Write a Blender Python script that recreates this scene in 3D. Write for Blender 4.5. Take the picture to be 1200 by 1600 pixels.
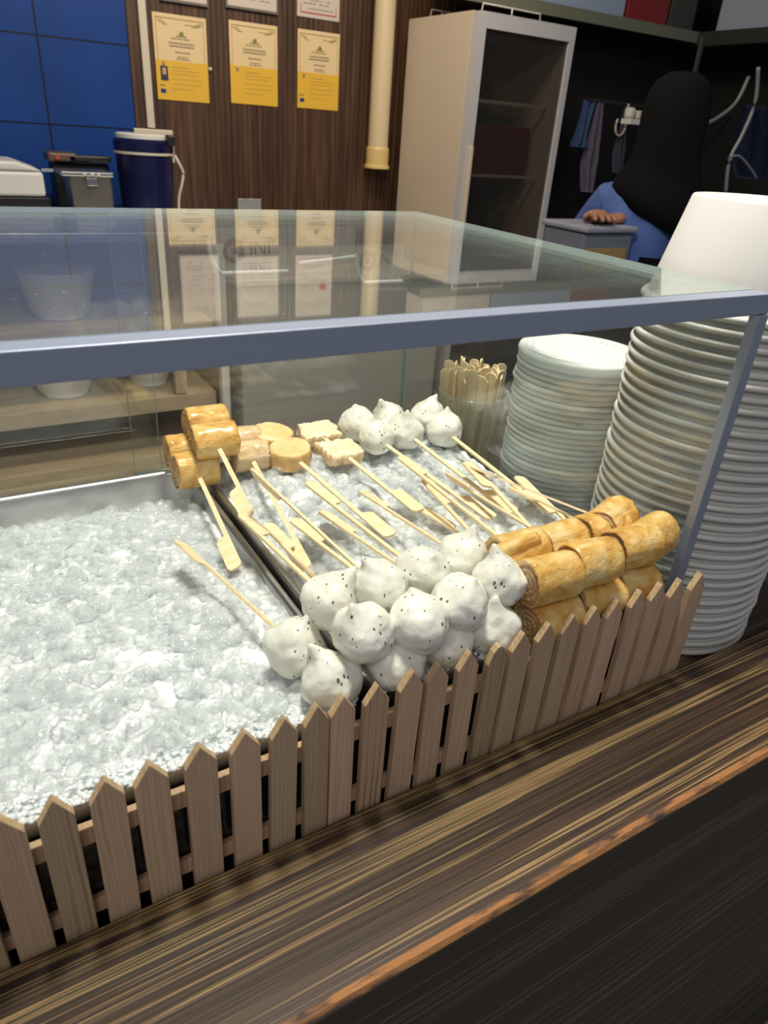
import bpy, bmesh, math, random
from mathutils import Vector, Matrix, noise
R = math.radians
for o in list(bpy.data.objects): bpy.data.objects.remove(o)
sc = bpy.context.scene
COL = sc.collection

# ------------------------------------------------------------------ camera
# world: x runs along the counter front, y goes back into the stall, z = 0 on the front slab of the counter
F, PITCH, ROLL, YAW = 1100.0, R(28.45), R(4.3), R(32.4)
CAM = Vector((0, -0.283, 0.42))
_fw = Vector((math.sin(YAW)*math.cos(PITCH), math.cos(YAW)*math.cos(PITCH), -math.sin(PITCH)))
_rt = Vector((math.cos(YAW), -math.sin(YAW), 0)); _up = _rt.cross(_fw)
_r = math.cos(ROLL)*_rt + math.sin(ROLL)*_up; _u = -math.sin(ROLL)*_rt + math.cos(ROLL)*_up
cd = bpy.data.cameras.new('camera'); cam = bpy.data.objects.new('camera', cd); COL.objects.link(cam)
cam.matrix_world = Matrix(((_r.x, _u.x, -_fw.x, CAM.x), (_r.y, _u.y, -_fw.y, CAM.y), (_r.z, _u.z, -_fw.z, CAM.z), (0, 0, 0, 1)))
cd.sensor_fit = 'VERTICAL'; cd.sensor_height = 32.0; cd.lens = 32.0*F/1600.0
cd.clip_start = 0.01; cd.clip_end = 50
cd.dof.use_dof = True; cd.dof.focus_distance = 0.62; cd.dof.aperture_fstop = 12.0
sc.camera = cam

# ------------------------------------------------------------------ light
w = bpy.data.worlds.new('world'); sc.world = w; w.use_nodes = True
w.node_tree.nodes['Background'].inputs[0].default_value = (0.78, 0.86, 1.0, 1)
w.node_tree.nodes['Background'].inputs[1].default_value = 0.22
def area(name, loc, target, sx, sy, power, col):
    d = bpy.data.lights.new(name, 'AREA'); d.shape = 'RECTANGLE'; d.size = sx; d.size_y = sy
    d.energy = power; d.color = col
    o = bpy.data.objects.new(name, d); COL.objects.link(o); o.location = loc
    o.rotation_euler = (Vector(target)-Vector(loc)).to_track_quat('-Z', 'Y').to_euler()
    return o
area('case_light', (0.30, 0.34, 1.60), (0.30, 0.22, 0.1), 0.26, 0.26, 36, (1.0, 0.94, 0.84))
area('kitchen_light', (1.1, 1.7, 1.80), (1.2, 3.0, 0.5), 1.2, 0.3, 30, (1.0, 0.83, 0.60))
area('front_fill', (-0.9, -1.3, 1.80), (0.3, 0.0, 0.0), 1.2, 0.6, 13, (1.0, 0.95, 0.90))  # dim fill added from the front, not a lamp of the place
area('corner_light', (1.9, 0.2, 1.75), (2.2, 1.6, 0.3), 0.3, 0.3, 4, (0.70, 0.80, 1.0))
sc.view_settings.view_transform = 'Standard'; sc.view_settings.look = 'None'
sc.view_settings.exposure = 0.0; sc.view_settings.gamma = 1.0; sc.view_settings.use_curve_mapping = False
try:
    sc.cycles.transparent_max_bounces = 32; sc.cycles.max_bounces = 14; sc.cycles.transmission_bounces = 10
except Exception: pass

# ------------------------------------------------------------------ measuring helper
def at(px, py, axis, val):
    """point of the place seen at (px, py) on the plane axis = val"""
    d = _r*((px-600)/F) + _u*(-(py-800)/F) + _fw
    t = (val-CAM[axis])/d[axis]
    return CAM + d*t

# ------------------------------------------------------------------ materials
MATS = {}
def _new(name):
    m = bpy.data.materials.new(name); m.use_nodes = True
    nt = m.node_tree; b = nt.nodes['Principled BSDF']; MATS[name] = m
    return m, nt, b
def N(nt, t, **kw):
    n = nt.nodes.new(t)
    for k, v in kw.items(): setattr(n, k, v)
    return n
def coords(nt, scale=(1, 1, 1), rot=(0, 0, 0)):
    c = N(nt, 'ShaderNodeTexCoord'); mp = N(nt, 'ShaderNodeMapping')
    mp.inputs['Scale'].default_value = scale; mp.inputs['Rotation'].default_value = rot
    nt.links.new(c.outputs['Object'], mp.inputs['Vector']); return mp.outputs['Vector']
def tex_noise(nt, vec, scale, detail=4, rough=.55, dist=0):
    n = N(nt, 'ShaderNodeTexNoise'); n.inputs['Scale'].default_value = scale; n.inputs['Detail'].default_value = detail
    n.inputs['Roughness'].default_value = rough; n.inputs['Distortion'].default_value = dist
    nt.links.new(vec, n.inputs['Vector']); return n.outputs['Fac']
def ramp(nt, fac, stops):
    r = N(nt, 'ShaderNodeValToRGB'); el = r.color_ramp.elements
    while len(el) < len(stops): el.new(0.5)
    for e, (p, c) in zip(el, stops): e.position = p; e.color = (*c, 1)
    nt.links.new(fac, r.inputs['Fac']); return r.outputs['Color']
def bump(nt, b, h, strength=.3, dist=.001):
    n = N(nt, 'ShaderNodeBump'); n.inputs['Strength'].default_value = strength; n.inputs['Distance'].default_value = dist
    nt.links.new(h, n.inputs['Height']); nt.links.new(n.outputs['Normal'], b.inputs['Normal'])
def plain(name, col, rough=.5, metal=0., spec=.5, coat=0., trans=0., alpha=1., sss=0.):
    m, nt, b = _new(name)
    b.inputs['Base Color'].default_value = (*col, 1); b.inputs['Roughness'].default_value = rough
    b.inputs['Metallic'].default_value = metal; b.inputs['Specular IOR Level'].default_value = spec
    b.inputs['Coat Weight'].default_value = coat; b.inputs['Transmission Weight'].default_value = trans
    b.inputs['Alpha'].default_value = alpha
    if sss:
        b.inputs['Subsurface Weight'].default_value = sss; b.inputs['Subsurface Radius'].default_value = (1, .8, .5)
        b.inputs['Subsurface Scale'].default_value = .008
    return m
def mottled(name, c1, c2, scale, rough=.5, metal=0., bs=.0, bscale=None, lo=.35, hi=.65, stretch=(1, 1, 1), spec=.5, coat=0., sss=0., bd=.001):
    m, nt, b = _new(name); v = coords(nt, stretch)
    f = tex_noise(nt, v, scale, 5)
    nt.links.new(ramp(nt, f, [(lo, c1), (hi, c2)]), b.inputs['Base Color'])
    b.inputs['Roughness'].default_value = rough; b.inputs['Metallic'].default_value = metal
    b.inputs['Specular IOR Level'].default_value = spec; b.inputs['Coat Weight'].default_value = coat
    b.inputs['Coat Roughness'].default_value = .12
    if sss:
        b.inputs['Subsurface Weight'].default_value = sss; b.inputs['Subsurface Scale'].default_value = .006
        b.inputs['Subsurface Radius'].default_value = (1, .7, .4)
    if bs: bump(nt, b, tex_noise(nt, v, bscale or scale*2, 4), bs, bd)
    return m

def wood_counter(name, dark, mid, tan, k=1.0):
    m, nt, b = _new(name)
    v = coords(nt, (.30, 48, 48)); v2 = coords(nt, (1.0, 170, 170)); v3 = coords(nt, (.8, 12, 12))
    f1 = tex_noise(nt, v, 2.2, 5, .6, .05); f2 = tex_noise(nt, v2, 1.4, 4, .7, .05); f3 = tex_noise(nt, v3, 1.3, 3)
    mx = N(nt, 'ShaderNodeMath', operation='MULTIPLY_ADD'); nt.links.new(f2, mx.inputs[0]); mx.inputs[1].default_value = .55
    m2 = N(nt, 'ShaderNodeMath', operation='MULTIPLY'); nt.links.new(f1, m2.inputs[0]); m2.inputs[1].default_value = .75
    nt.links.new(m2.outputs[0], mx.inputs[2])
    ad = N(nt, 'ShaderNodeMath', operation='MULTIPLY_ADD'); nt.links.new(f3, ad.inputs[0]); ad.inputs[1].default_value = .35; nt.links.new(mx.outputs[0], ad.inputs[2])
    c = ramp(nt, ad.outputs[0], [(.66, dark), (.76, mid), (.82, dark), (.865, mid), (.90, tan), (.925, mid), (.96, dark), (.985, tan)])
    nt.links.new(c, b.inputs['Base Color'])
    b.inputs['Roughness'].default_value = .55; b.inputs['Specular IOR Level'].default_value = .3
    bump(nt, b, ad.outputs[0], .25, .002)
    return m
M_counter = wood_counter('counter_wood', (.016, .009, .005), (.075, .042, .021), (.33, .215, .085))
M_panel = wood_counter('panel_wood', (.014, .010, .006), (.028, .018, .010), (.11, .08, .036))
M_edge = mottled('worn_lit_edge', (.40, .18, .06), (.075, .045, .035), 26, .6, stretch=(1, 5, 5), lo=.47, hi=.60, bs=.4, bscale=120)  # worn orange-brown strip; the lit edge's highlight is put into this colour
def picket_wood(name, a, bcol, ccol, seed):
    m, nt, b = _new(name)
    oi = N(nt, 'ShaderNodeObjectInfo')
    c = N(nt, 'ShaderNodeTexCoord'); mp = N(nt, 'ShaderNodeMapping'); mp.inputs['Scale'].default_value = (60, 60, 4)
    nt.links.new(c.outputs['Object'], mp.inputs['Vector'])
    vm = N(nt, 'ShaderNodeVectorMath', operation='ADD'); nt.links.new(mp.outputs[0], vm.inputs[0])
    cm = N(nt, 'ShaderNodeCombineXYZ')
    ml = N(nt, 'ShaderNodeMath', operation='MULTIPLY'); nt.links.new(oi.outputs['Random'], ml.inputs[0]); ml.inputs[1].default_value = 57
    for i in range(3): nt.links.new(ml.outputs[0], cm.inputs[i])
    nt.links.new(cm.outputs[0], vm.inputs[1])
    wv = N(nt, 'ShaderNodeTexWave', wave_type='BANDS', bands_direction='X'); wv.inputs['Scale'].default_value = .9
    wv.inputs['Distortion'].default_value = 9; wv.inputs['Detail'].default_value = 3; wv.inputs['Detail Scale'].default_value = .8
    nt.links.new(vm.outputs[0], wv.inputs['Vector'])
    f = tex_noise(nt, vm.outputs[0], .35, 6, .62, .8)
    mx = N(nt, 'ShaderNodeMath', operation='MULTIPLY_ADD'); nt.links.new(wv.outputs['Fac'], mx.inputs[0]); mx.inputs[1].default_value = .24
    m2 = N(nt, 'ShaderNodeMath', operation='MULTIPLY'); nt.links.new(f, m2.inputs[0]); m2.inputs[1].default_value = .9
    nt.links.new(m2.outputs[0], mx.inputs[2])
    col = ramp(nt, mx.outputs[0], [(.30, ccol), (.42, bcol), (.5, a), (.62, bcol), (.72, a)])
    hs = N(nt, 'ShaderNodeHueSaturation'); nt.links.new(col, hs.inputs['Color'])
    mr = N(nt, 'ShaderNodeMapRange'); nt.links.new(oi.outputs['Random'], mr.inputs['Value']); mr.inputs['To Min'].default_value = .78; mr.inputs['To Max'].default_value = 1.18
    mh = N(nt, 'ShaderNodeMapRange'); nt.links.new(oi.outputs['Random'], mh.inputs['Value']); mh.inputs['To Min'].default_value = .505; mh.inputs['To Max'].default_value = .485; nt.links.new(mh.outputs[0], hs.inputs['Hue'])
    nt.links.new(mr.outputs[0], hs.inputs['Value'])
    nt.links.new(hs.outputs[0], b.inputs['Base Color']); b.inputs['Roughness'].default_value = .7
    b.inputs['Specular IOR Level'].default_value = .25
    bump(nt, b, mx.outputs[0], .15, .0006)
    return m
M_picket = picket_wood('picket_wood', (.52, .37, .235), (.43, .295, .18), (.27, .17, .095), 0)
M_endgrain = mottled('end_grain', (.60, .43, .24), (.44, .29, .15), 300, .8)

def thin_glass(name, tint, rough=0.0, dust=0.0, ior=1.5, haze=0.0):
    m, nt, b = _new(name); nt.nodes.remove(b)
    out = nt.nodes['Material Output']
    tr = N(nt, 'ShaderNodeBsdfTransparent'); tr.inputs[0].default_value = (*tint, 1)
    gl = N(nt, 'ShaderNodeBsdfGlossy'); gl.inputs['Roughness'].default_value = rough; gl.inputs[0].default_value = (1, 1, 1, 1)
    fr = N(nt, 'ShaderNodeFresnel'); fr.inputs['IOR'].default_value = ior
    # the far side of the pane is met from inside; there the ratio is turned round
    ge = N(nt, 'ShaderNodeNewGeometry'); mi = N(nt, 'ShaderNodeMix'); mi.data_type = 'FLOAT'
    nt.links.new(ge.outputs['Backfacing'], mi.inputs[0]); mi.inputs[2].default_value = ior; mi.inputs[3].default_value = 1/ior
    nt.links.new(mi.outputs[0], fr.inputs['IOR'])
    mx = N(nt, 'ShaderNodeMixShader'); nt.links.new(fr.outputs[0], mx.inputs[0])
    nt.links.new(tr.outputs[0], mx.inputs[1]); nt.links.new(gl.outputs[0], mx.inputs[2])
    last = mx.outputs[0]
    if dust or haze:
        df = N(nt, 'ShaderNodeBsdfDiffuse'); df.inputs[0].default_value = (.92, .94, .93, 1)
        v = coords(nt); vo = N(nt, 'ShaderNodeTexVoronoi'); vo.inputs['Scale'].default_value = 130
        nt.links.new(v, vo.inputs['Vector'])
        lt = N(nt, 'ShaderNodeMath', operation='LESS_THAN'); nt.links.new(vo.outputs['Distance'], lt.inputs[0]); lt.inputs[1].default_value = .055
        n2 = tex_noise(nt, v, 9, 2); gt = N(nt, 'ShaderNodeMath', operation='GREATER_THAN'); nt.links.new(n2, gt.inputs[0]); gt.inputs[1].default_value = .47
        mu = N(nt, 'ShaderNodeMath', operation='MULTIPLY'); nt.links.new(lt.outputs[0], mu.inputs[0]); nt.links.new(gt.outputs[0], mu.inputs[1])
        m3 = N(nt, 'ShaderNodeMath', operation='MULTIPLY_ADD'); nt.links.new(mu.outputs[0], m3.inputs[0]); m3.inputs[1].default_value = dust; m3.inputs[2].default_value = haze
        m4 = N(nt, 'ShaderNodeMixShader'); nt.links.new(m3.outputs[0], m4.inputs[0]); nt.links.new(last, m4.inputs[1]); nt.links.new(df.outputs[0], m4.inputs[2])
        last = m4.outputs[0]
    nt.links.new(last, out.inputs['Surface'])
    return m
M_glass_top = thin_glass('top_glass', (.95, .975, .96), dust=.4, haze=.016)
M_glass = thin_glass('side_glass', (.965, .982, .965), haze=.015)
M_glass_edge = plain('glass_edge', (.30, .44, .39), .15, 0, .7)
M_glass_rim = plain('glass_rim', (.62, .70, .68), .2, 0, .7)
M_jar = thin_glass('jar_glass', (.90, .93, .90), .05, haze=.12)
M_plastic_clear = thin_glass('clear_plastic', (.93, .94, .94), .12, haze=.10)
M_lid = thin_glass('lid_plastic', (.95, .97, .97), .12, haze=.60)
M_rail = plain('grey_aluminium', (.30, .34, .43),   .40, .35, .5)
M_railtop = M_rail
M_steel = plain('brushed_steel', (.62, .63, .63), .25, 1.0)
M_steel_dull = mottled('dull_steel', (.45, .45, .44), (.60, .60, .59), 30, .38, 1.0, bs=.1, bscale=90)
M_white_paper = plain('tub_paper', (.60, .59, .56), .45, 0, .4)
M_bamboo = mottled('bamboo', (.78, .60, .34), (.88, .72, .46), 60, .55, stretch=(.12, 3, 3), bs=.1, bscale=200)
M_bamboo_pale = mottled('bamboo_pale', (.74, .56, .33), (.84, .68, .45), 60, .6, stretch=(3, 3, .12))
M_black = plain('black_plastic', (.012, .012, .013), .4)
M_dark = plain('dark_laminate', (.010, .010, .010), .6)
M_base = plain('black_case_base', (.012, .016, .018), .12, 0, .6)
M_beige = mottled('beige_board', (.42, .33, .22), (.50, .40, .27), 6, .5, stretch=(1, 6, 6))
M_cream = plain('cream_pipe', (.66, .55, .36), .4)
M_ivory = plain('ivory_plastic', (.62, .57, .48), .4)
M_navy = plain('navy_plastic', (.006, .008, .055), .3)
M_white = plain('white_plastic', (.72, .72, .70), .35)

def fish_mat():
    m, nt, b = _new('fish_paste'); v = coords(nt)
    f = tex_noise(nt, v, 1.6, 4)
    c0 = ramp(nt, f, [(.3, (.72, .71, .61)), (.7, (.84, .83, .75))])
    vo = N(nt, 'ShaderNodeTexVoronoi'); vo.inputs['Scale'].default_value = 4.6; vo.inputs['Randomness'].default_value = 1
    v2 = coords(nt, (1.15, 1.4, .5), (.5, .8, .3)); nt.links.new(v2, vo.inputs['Vector'])
    sp = N(nt, 'ShaderNodeSeparateColor'); nt.links.new(vo.outputs['Color'], sp.inputs[0])
    sz = N(nt, 'ShaderNodeMath', operation='MULTIPLY'); nt.links.new(sp.outputs[1], sz.inputs[0]); sz.inputs[1].default_value = .27
    lt = N(nt, 'ShaderNodeMath', operation='LESS_THAN'); nt.links.new(vo.outputs['Distance'], lt.inputs[0]); nt.links.new(sz.outputs[0], lt.inputs[1])
    g = N(nt, 'ShaderNodeMath', operation='GREATER_THAN'); nt.links.new(sp.outputs[0], g.inputs[0]); g.inputs[1].default_value = .55
    mu = N(nt, 'ShaderNodeMath', operation='MULTIPLY'); nt.links.new(lt.outputs[0], mu.inputs[0]); nt.links.new(g.outputs[0], mu.inputs[1])
    mx = N(nt, 'ShaderNodeMix'); mx.data_type = 'RGBA'; nt.links.new(mu.outputs[0], mx.inputs[0]); nt.links.new(c0, mx.inputs[6]); mx.inputs[7].default_value = (.10, .12, .07, 1)
    nt.links.new(mx.outputs[2], b.inputs['Base Color'])
    b.inputs['Roughness'].default_value = .38; b.inputs['Subsurface Weight'].default_value = .25; b.inputs['Subsurface Scale'].default_value = .006
    b.inputs['Coat Weight'].default_value = .25; b.inputs['Coat Roughness'].default_value = .15
    bump(nt, b, tex_noise(nt, v, 4.5, 5), .35, .0014)
    return m
M_fish = fish_mat()
def roll_mat(name, c1, c2, c3):
    m, nt, b = _new(name); v = coords(nt)
    f = tex_noise(nt, v, 45, 5, .6, .6)
    nt.links.new(ramp(nt, f, [(.34, c3), (.47, c1), (.64, c2)]), b.inputs['Base Color'])
    b.inputs['Roughness'].default_value = .34; b.inputs['Coat Weight'].default_value = .35; b.inputs['Coat Roughness'].default_value = .2
    b.inputs['Subsurface Weight'].default_value = .12; b.inputs['Subsurface Scale'].default_value = .005
    bump(nt, b, tex_noise(nt, coords(nt, (.6, 1, 1)), 110, 6, .7, 1.6), .8, .003)
    return m
M_roll = roll_mat('fried_skin', (.76, .44, .10), (.88, .64, .28), (.58, .27, .05))
M_rollend = roll_mat('roll_inside', (.60, .36, .15), (.70, .48, .26), (.42, .22, .08))
M_pink = roll_mat('pink_skin', (.78, .56, .30), (.84, .64, .42), (.68, .42, .18))
M_disc = mottled('beige_cake', (.78, .50, .20), (.86, .62, .32), 60, .5, bs=.5, bscale=150, coat=.15, sss=.1)
M_discside = mottled('beige_cake_side', (.66, .37, .12), (.78, .50, .22), 80, .5, bs=.6, bscale=160, coat=.15)
M_cake = mottled('ruffled_cake', (.80, .62, .38), (.86, .74, .54), 70, .5, bs=.8, bscale=190, coat=.15, sss=.1, bd=.002)
M_cakeside = mottled('ruffled_cake_edge', (.72, .47, .22), (.84, .66, .42), 90, .5, bs=.8, bscale=160, coat=.15, bd=.002)

def ice_mat():
    m = thin_glass('crushed_ice', (.985, .99, .992), .04, ior=1.40, haze=.13)
    nt = m.node_tree; v = coords(nt)
    n = N(nt, 'ShaderNodeBump'); n.inputs['Strength'].default_value = .7; n.inputs['Distance'].default_value = .003
    nt.links.new(tex_noise(nt, v, 140, 3, .5, .6), n.inputs['Height'])
    for x in nt.nodes:
        if x.type in ('BSDF_GLOSSY', 'FRESNEL'): nt.links.new(n.outputs['Normal'], x.inputs['Normal'])
    return m
M_ice = ice_mat()
def bed_mat():
    m, nt, b = _new('packed_ice'); v = coords(nt)
    nt.links.new(ramp(nt, tex_noise(nt, v, 30, 5, .6, .8), [(.3, (.76, .80, .82)), (.7, (.90, .92, .93))]), b.inputs['Base Color'])
    b.inputs['Roughness'].default_value = .22; b.inputs['Coat Weight'].default_value = .8; b.inputs['Coat Roughness'].default_value = .05
    b.inputs['Subsurface Weight'].default_value = .5; b.inputs['Subsurface Scale'].default_value = .01; b.inputs['Subsurface Radius'].default_value = (1, 1, 1)
    bump(nt, b, tex_noise(nt, v, 120, 4, .6, 1.0), .6, .003)
    return m
M_icebed = bed_mat()

# ------------------------------------------------------------------ mesh helpers
def link(name, bm, mats, parent=None, smooth=False, loc=(0, 0, 0), autosmooth=None):
    me = bpy.data.meshes.new(name); bm.normal_update(); bm.to_mesh(me); bm.free()
    if not isinstance(mats, (list, tuple)): mats = [mats]
    for m in mats: me.materials.append(m)
    if smooth: me.polygons.foreach_set('use_smooth', [True]*len(me.polygons))
    o = bpy.data.objects.new(name, me); COL.objects.link(o)
    o.location = Vector(loc)
    if parent is not None:
        o.parent = parent
        o.matrix_parent_inverse = Matrix.Identity(4)
        q = parent; off = Vector((0, 0, 0))
        while q is not None: off += q.location; q = q.parent
        o.location = Vector(loc)-off
    if autosmooth:
        try: me.shade_smooth_by_angle if False else None
        except Exception: pass
    return o
def tag(o, label=None, cat=None, group=None, kind=None):
    if label: o['label'] = label
    if cat: o['category'] = cat
    if group: o['group'] = group
    if kind: o['kind'] = kind
    return o
def thing(name, loc, label, cat, group=None):
    o = bpy.data.objects.new(name, None); o.empty_display_size = .02; COL.objects.link(o); o.location = loc
    return tag(o, label, cat, group)
def box(bm, lo, hi, mat=0, M=None):
    c = [Vector((x, y, z)) for x in (lo[0], hi[0]) for y in (lo[1], hi[1]) for z in (lo[2], hi[2])]
    if M is not None: c = [M @ v for v in c]
    vs = [bm.verts.new(v) for v in c]
    fs = []
    for f in ((0, 1, 3, 2), (4, 6, 7, 5), (0, 4, 5, 1), (2, 3, 7, 6), (0, 2, 6, 4), (1, 5, 7, 3)):
        q = bm.faces.new([vs[i] for i in f]); q.material_index = mat; fs.append(q)
    return vs, fs
def bevel(bm, w, seg=2):
    bmesh.ops.bevel(bm, geom=list(bm.edges), offset=w, segments=seg, profile=.5, affect='EDGES')
def bbox(name, lo, hi, mat, parent=None, bev=0, seg=2):
    bm = bmesh.new(); box(bm, lo, hi)
    if bev: bevel(bm, bev, seg)
    return link(name, bm, mat, parent)
def lathe(bm, prof, seg=48, c=(0, 0, 0), mat=0, close=False, M=None):
    rings = []
    for r, z in prof:
        if r < 1e-6:
            v = Vector((0, 0, z)); v = (M @ v) if M is not None else v+Vector(c); rings.append([bm.verts.new(v)]); continue
        ring = []
        for i in range(seg):
            a = 2*math.pi*i/seg; v = Vector((r*math.cos(a), r*math.sin(a), z))
            v = (M @ v) if M is not None else v+Vector(c)
            ring.append(bm.verts.new(v))
        rings.append(ring)
    pairs = list(zip(rings, rings[1:]))
    if close: pairs.append((rings[-1], rings[0]))
    for a, b_ in pairs:
        for i in range(seg):
            j = (i+1) % seg
            if len(a) == 1 and len(b_) == 1: continue
            if len(a) == 1: f = bm.faces.new((a[0], b_[i], b_[j]))
            elif len(b_) == 1: f = bm.faces.new((a[i], a[j], b_[0]))
            else: f = bm.faces.new((a[i], a[j], b_[j], b_[i]))
            f.material_index = mat
    return rings
def tube(bm, pts, rad, seg=10, mat=0, cap=True):
    pts = [Vector(p) for p in pts]; n = len(pts)
    rr = rad if isinstance(rad, (list, tuple)) else [rad]*n
    up = Vector((0, 0, 1)); rings = []
    for i, p in enumerate(pts):
        t = (pts[min(i+1, n-1)]-pts[max(i-1, 0)]).normalized()
        s = t.cross(up)
        if s.length < 1e-3: s = t.cross(Vector((1, 0, 0)))
        s.normalize(); u = s.cross(t)
        rings.append([bm.verts.new(p+(s*math.cos(2*math.pi*k/seg)+u*math.sin(2*math.pi*k/seg))*rr[i]) for k in range(seg)])
    for a, b_ in zip(rings, rings[1:]):
        for k in range(seg):
            f = bm.faces.new((a[k], a[(k+1) % seg], b_[(k+1) % seg], b_[k])); f.material_index = mat
    if cap:
        bm.faces.new(rings[0][::-1]).material_index = mat; bm.faces.new(rings[-1]).material_index = mat
def smooth_pts(P, k=6):
    P = [Vector(p) for p in P]; out = []
    for i in range(len(P)-1):
        p0, p1, p2, p3 = P[max(i-1, 0)], P[i], P[i+1], P[min(i+2, len(P)-1)]
        for j in range(k):
            t = j/k
            out.append(.5*((2*p1)+(-p0+p2)*t+(2*p0-5*p1+4*p2-p3)*t*t+(-p0+3*p1-3*p2+p3)*t**3))
    out.append(P[-1]); return out
def prism(bm, pts, ax_off, mat=0, M=None):
    """outline pts (list of Vector) pushed along ax_off"""
    a = [bm.verts.new((M @ Vector(p)) if M is not None else Vector(p)) for p in pts]
    b_ = [bm.verts.new((M @ (Vector(p)+Vector(ax_off))) if M is not None else Vector(p)+Vector(ax_off)) for p in pts]
    n = len(pts); fs = [bm.faces.new(a), bm.faces.new(b_[::-1])]
    for i in range(n): fs.append(bm.faces.new((a[i], b_[i], b_[(i+1) % n], a[(i+1) % n])))
    for f in fs: f.material_index = mat
    bmesh.ops.recalc_face_normals(bm, faces=fs)
    return fs
def dup(root, loc=None, label=None, group=None):
    r = root.copy(); COL.objects.link(r)
    if loc is not None: r.location = loc
    if label: r['label'] = label
    if group: r['group'] = group
    for ch in list(root.children):
        c = ch.copy(); COL.objects.link(c); c.parent = r
        for g in list(ch.children):
            d = g.copy(); COL.objects.link(d); d.parent = c
    return r

# ================================================================== SETTING
def struct(name, lo, hi, mat):
    return tag(bbox(name, lo, hi, mat), kind='structure')
FLOOR = -0.95
struct('floor', (-2.2, -1.5, FLOOR-.05), (4.3, 3.2, FLOOR), mottled('floor_tile', (.30, .28, .25), (.36, .34, .31), 4, .3))
def slat_wall():
    m, nt, b = _new('slatted_wood'); v = coords(nt, (1, 1, .12))
    sx = N(nt, 'ShaderNodeSeparateXYZ'); nt.links.new(coords(nt), sx.inputs[0])
    a = N(nt, 'ShaderNodeMath', operation='MULTIPLY'); nt.links.new(sx.outputs[0], a.inputs[0]); a.inputs[1].default_value = 260
    s = N(nt, 'ShaderNodeMath', operation='SINE'); nt.links.new(a.outputs[0], s.inputs[0])
    f = tex_noise(nt, coords(nt, (22, 22, 1.2)), 2.0, 5, .6)
    f2 = N(nt, 'ShaderNodeMath', operation='MULTIPLY_ADD'); nt.links.new(s.outputs[0], f2.inputs[0]); f2.inputs[1].default_value = .04; nt.links.new(f, f2.inputs[2])
    nt.links.new(ramp(nt, f2.outputs[0], [(.35, (.035, .015, .008)), (.52, (.065, .030, .015)), (.72, (.12, .060, .030))]), b.inputs['Base Color'])
    b.inputs['Roughness'].default_value = .5; bump(nt, b, s.outputs[0], .25, .003)
    return m
struct('wall_back', (0.792, 3.084, FLOOR), (4.3, 3.16, 1.9), slat_wall())
def tile_mat():
    m, nt, b = _new('blue_tile')
    mp = N(nt, 'ShaderNodeMapping'); mp.inputs['Location'].default_value = (-.46+.33, 0, -.365+.29*0)
    c = N(nt, 'ShaderNodeTexCoord'); sep = N(nt, 'ShaderNodeSeparateXYZ'); nt.links.new(c.outputs['Object'], sep.inputs[0])
    def grid(out, off, size):
        s = N(nt, 'ShaderNodeMath', operation='SUBTRACT'); nt.links.new(sep.outputs[out], s.inputs[0]); s.inputs[1].default_value = off
        d = N(nt, 'ShaderNodeMath', operation='DIVIDE'); nt.links.new(s.outputs[0], d.inputs[0]); d.inputs[1].default_value = size
        p = N(nt, 'ShaderNodeMath', operation='PINGPONG'); nt.links.new(d.outputs[0], p.inputs[0]); p.inputs[1].default_value = .5
        l = N(nt, 'ShaderNodeMath', operation='LESS_THAN'); nt.links.new(p.outputs[0], l.inputs[0]); l.inputs[1].default_value = .011
        return l.outputs[0]
    g = N(nt, 'ShaderNodeMath', operation='MAXIMUM'); nt.links.new(grid(0, .46, .33), g.inputs[0]); nt.links.new(grid(2, .352, .29), g.inputs[1])
    f = tex_noise(nt, c.outputs['Object'], 5, 3)
    bc = ramp(nt, f, [(.3, (.004, .040, .22)), (.7, (.005, .052, .28))])
    mx = N(nt, 'ShaderNodeMix'); mx.data_type = 'RGBA'; nt.links.new(g.outputs[0], mx.inputs[0]); nt.links.new(bc, mx.inputs[6]); mx.inputs[7].default_value = (.004, .007, .025, 1)
    nt.links.new(mx.outputs[2], b.inputs['Base Color']); b.inputs['Roughness'].default_value = .45; b.inputs['Specular IOR Level'].default_value = .3
    return m
struct('wall_tiled', (-2.2, 3.084, FLOOR), (0.792, 3.16, 1.9), tile_mat())
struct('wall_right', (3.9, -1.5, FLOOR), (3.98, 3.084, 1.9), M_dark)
struct('wall_left', (-2.28, -1.5, FLOOR), (-2.2, 3.16, 1.9), plain('side_wall_paint', (.25, .20, .15), .7))
struct('ceiling', (-2.2, 0.6, 1.9), (4.3, 3.2, 1.95), plain('ceiling_paint', (.20, .19, .18), .8))
# dark recess behind the fridge's right side
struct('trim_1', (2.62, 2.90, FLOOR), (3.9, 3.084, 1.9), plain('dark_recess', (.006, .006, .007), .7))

# ================================================================== COUNTER
cnt = thing('counter', (0.3, -0.05, -0.05), 'dark streaky wood counter with worn orange front edge, highlight painted in, under the display case', 'counter')
# slab with a rounded, worn front edge, its highlight painted in orange (profile in y-z pushed along x)
XL, XR = -0.7, 0.86
def slab():
    bm = bmesh.new()
    prof = [(-.1035, -.006), (-.1015, -.0022), (-.098, 0), (-.0015, 0), (0, -.0015), (0, -.032), (-.1035, -.032)]
    prism(bm, [Vector((XL, y, z)) for y, z in prof], (XR-XL+.6, 0, 0))
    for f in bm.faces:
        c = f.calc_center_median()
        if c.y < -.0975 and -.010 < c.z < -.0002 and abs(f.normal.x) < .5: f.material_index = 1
        elif c.z < -.010 and f.normal.y < -.5: f.material_index = 2
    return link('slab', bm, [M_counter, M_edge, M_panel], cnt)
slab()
bbox('front_panel', (XL, -.096, FLOOR+.02), (XR+.6, -.075, -.0325), M_panel, cnt)
bbox('rear_top', (XL, .0008, -.05), (XR, .60, -.0235), wood_counter('rear_wood', (.02, .013, .009), (.06, .036, .02), (.12, .08, .04)), cnt)
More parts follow.
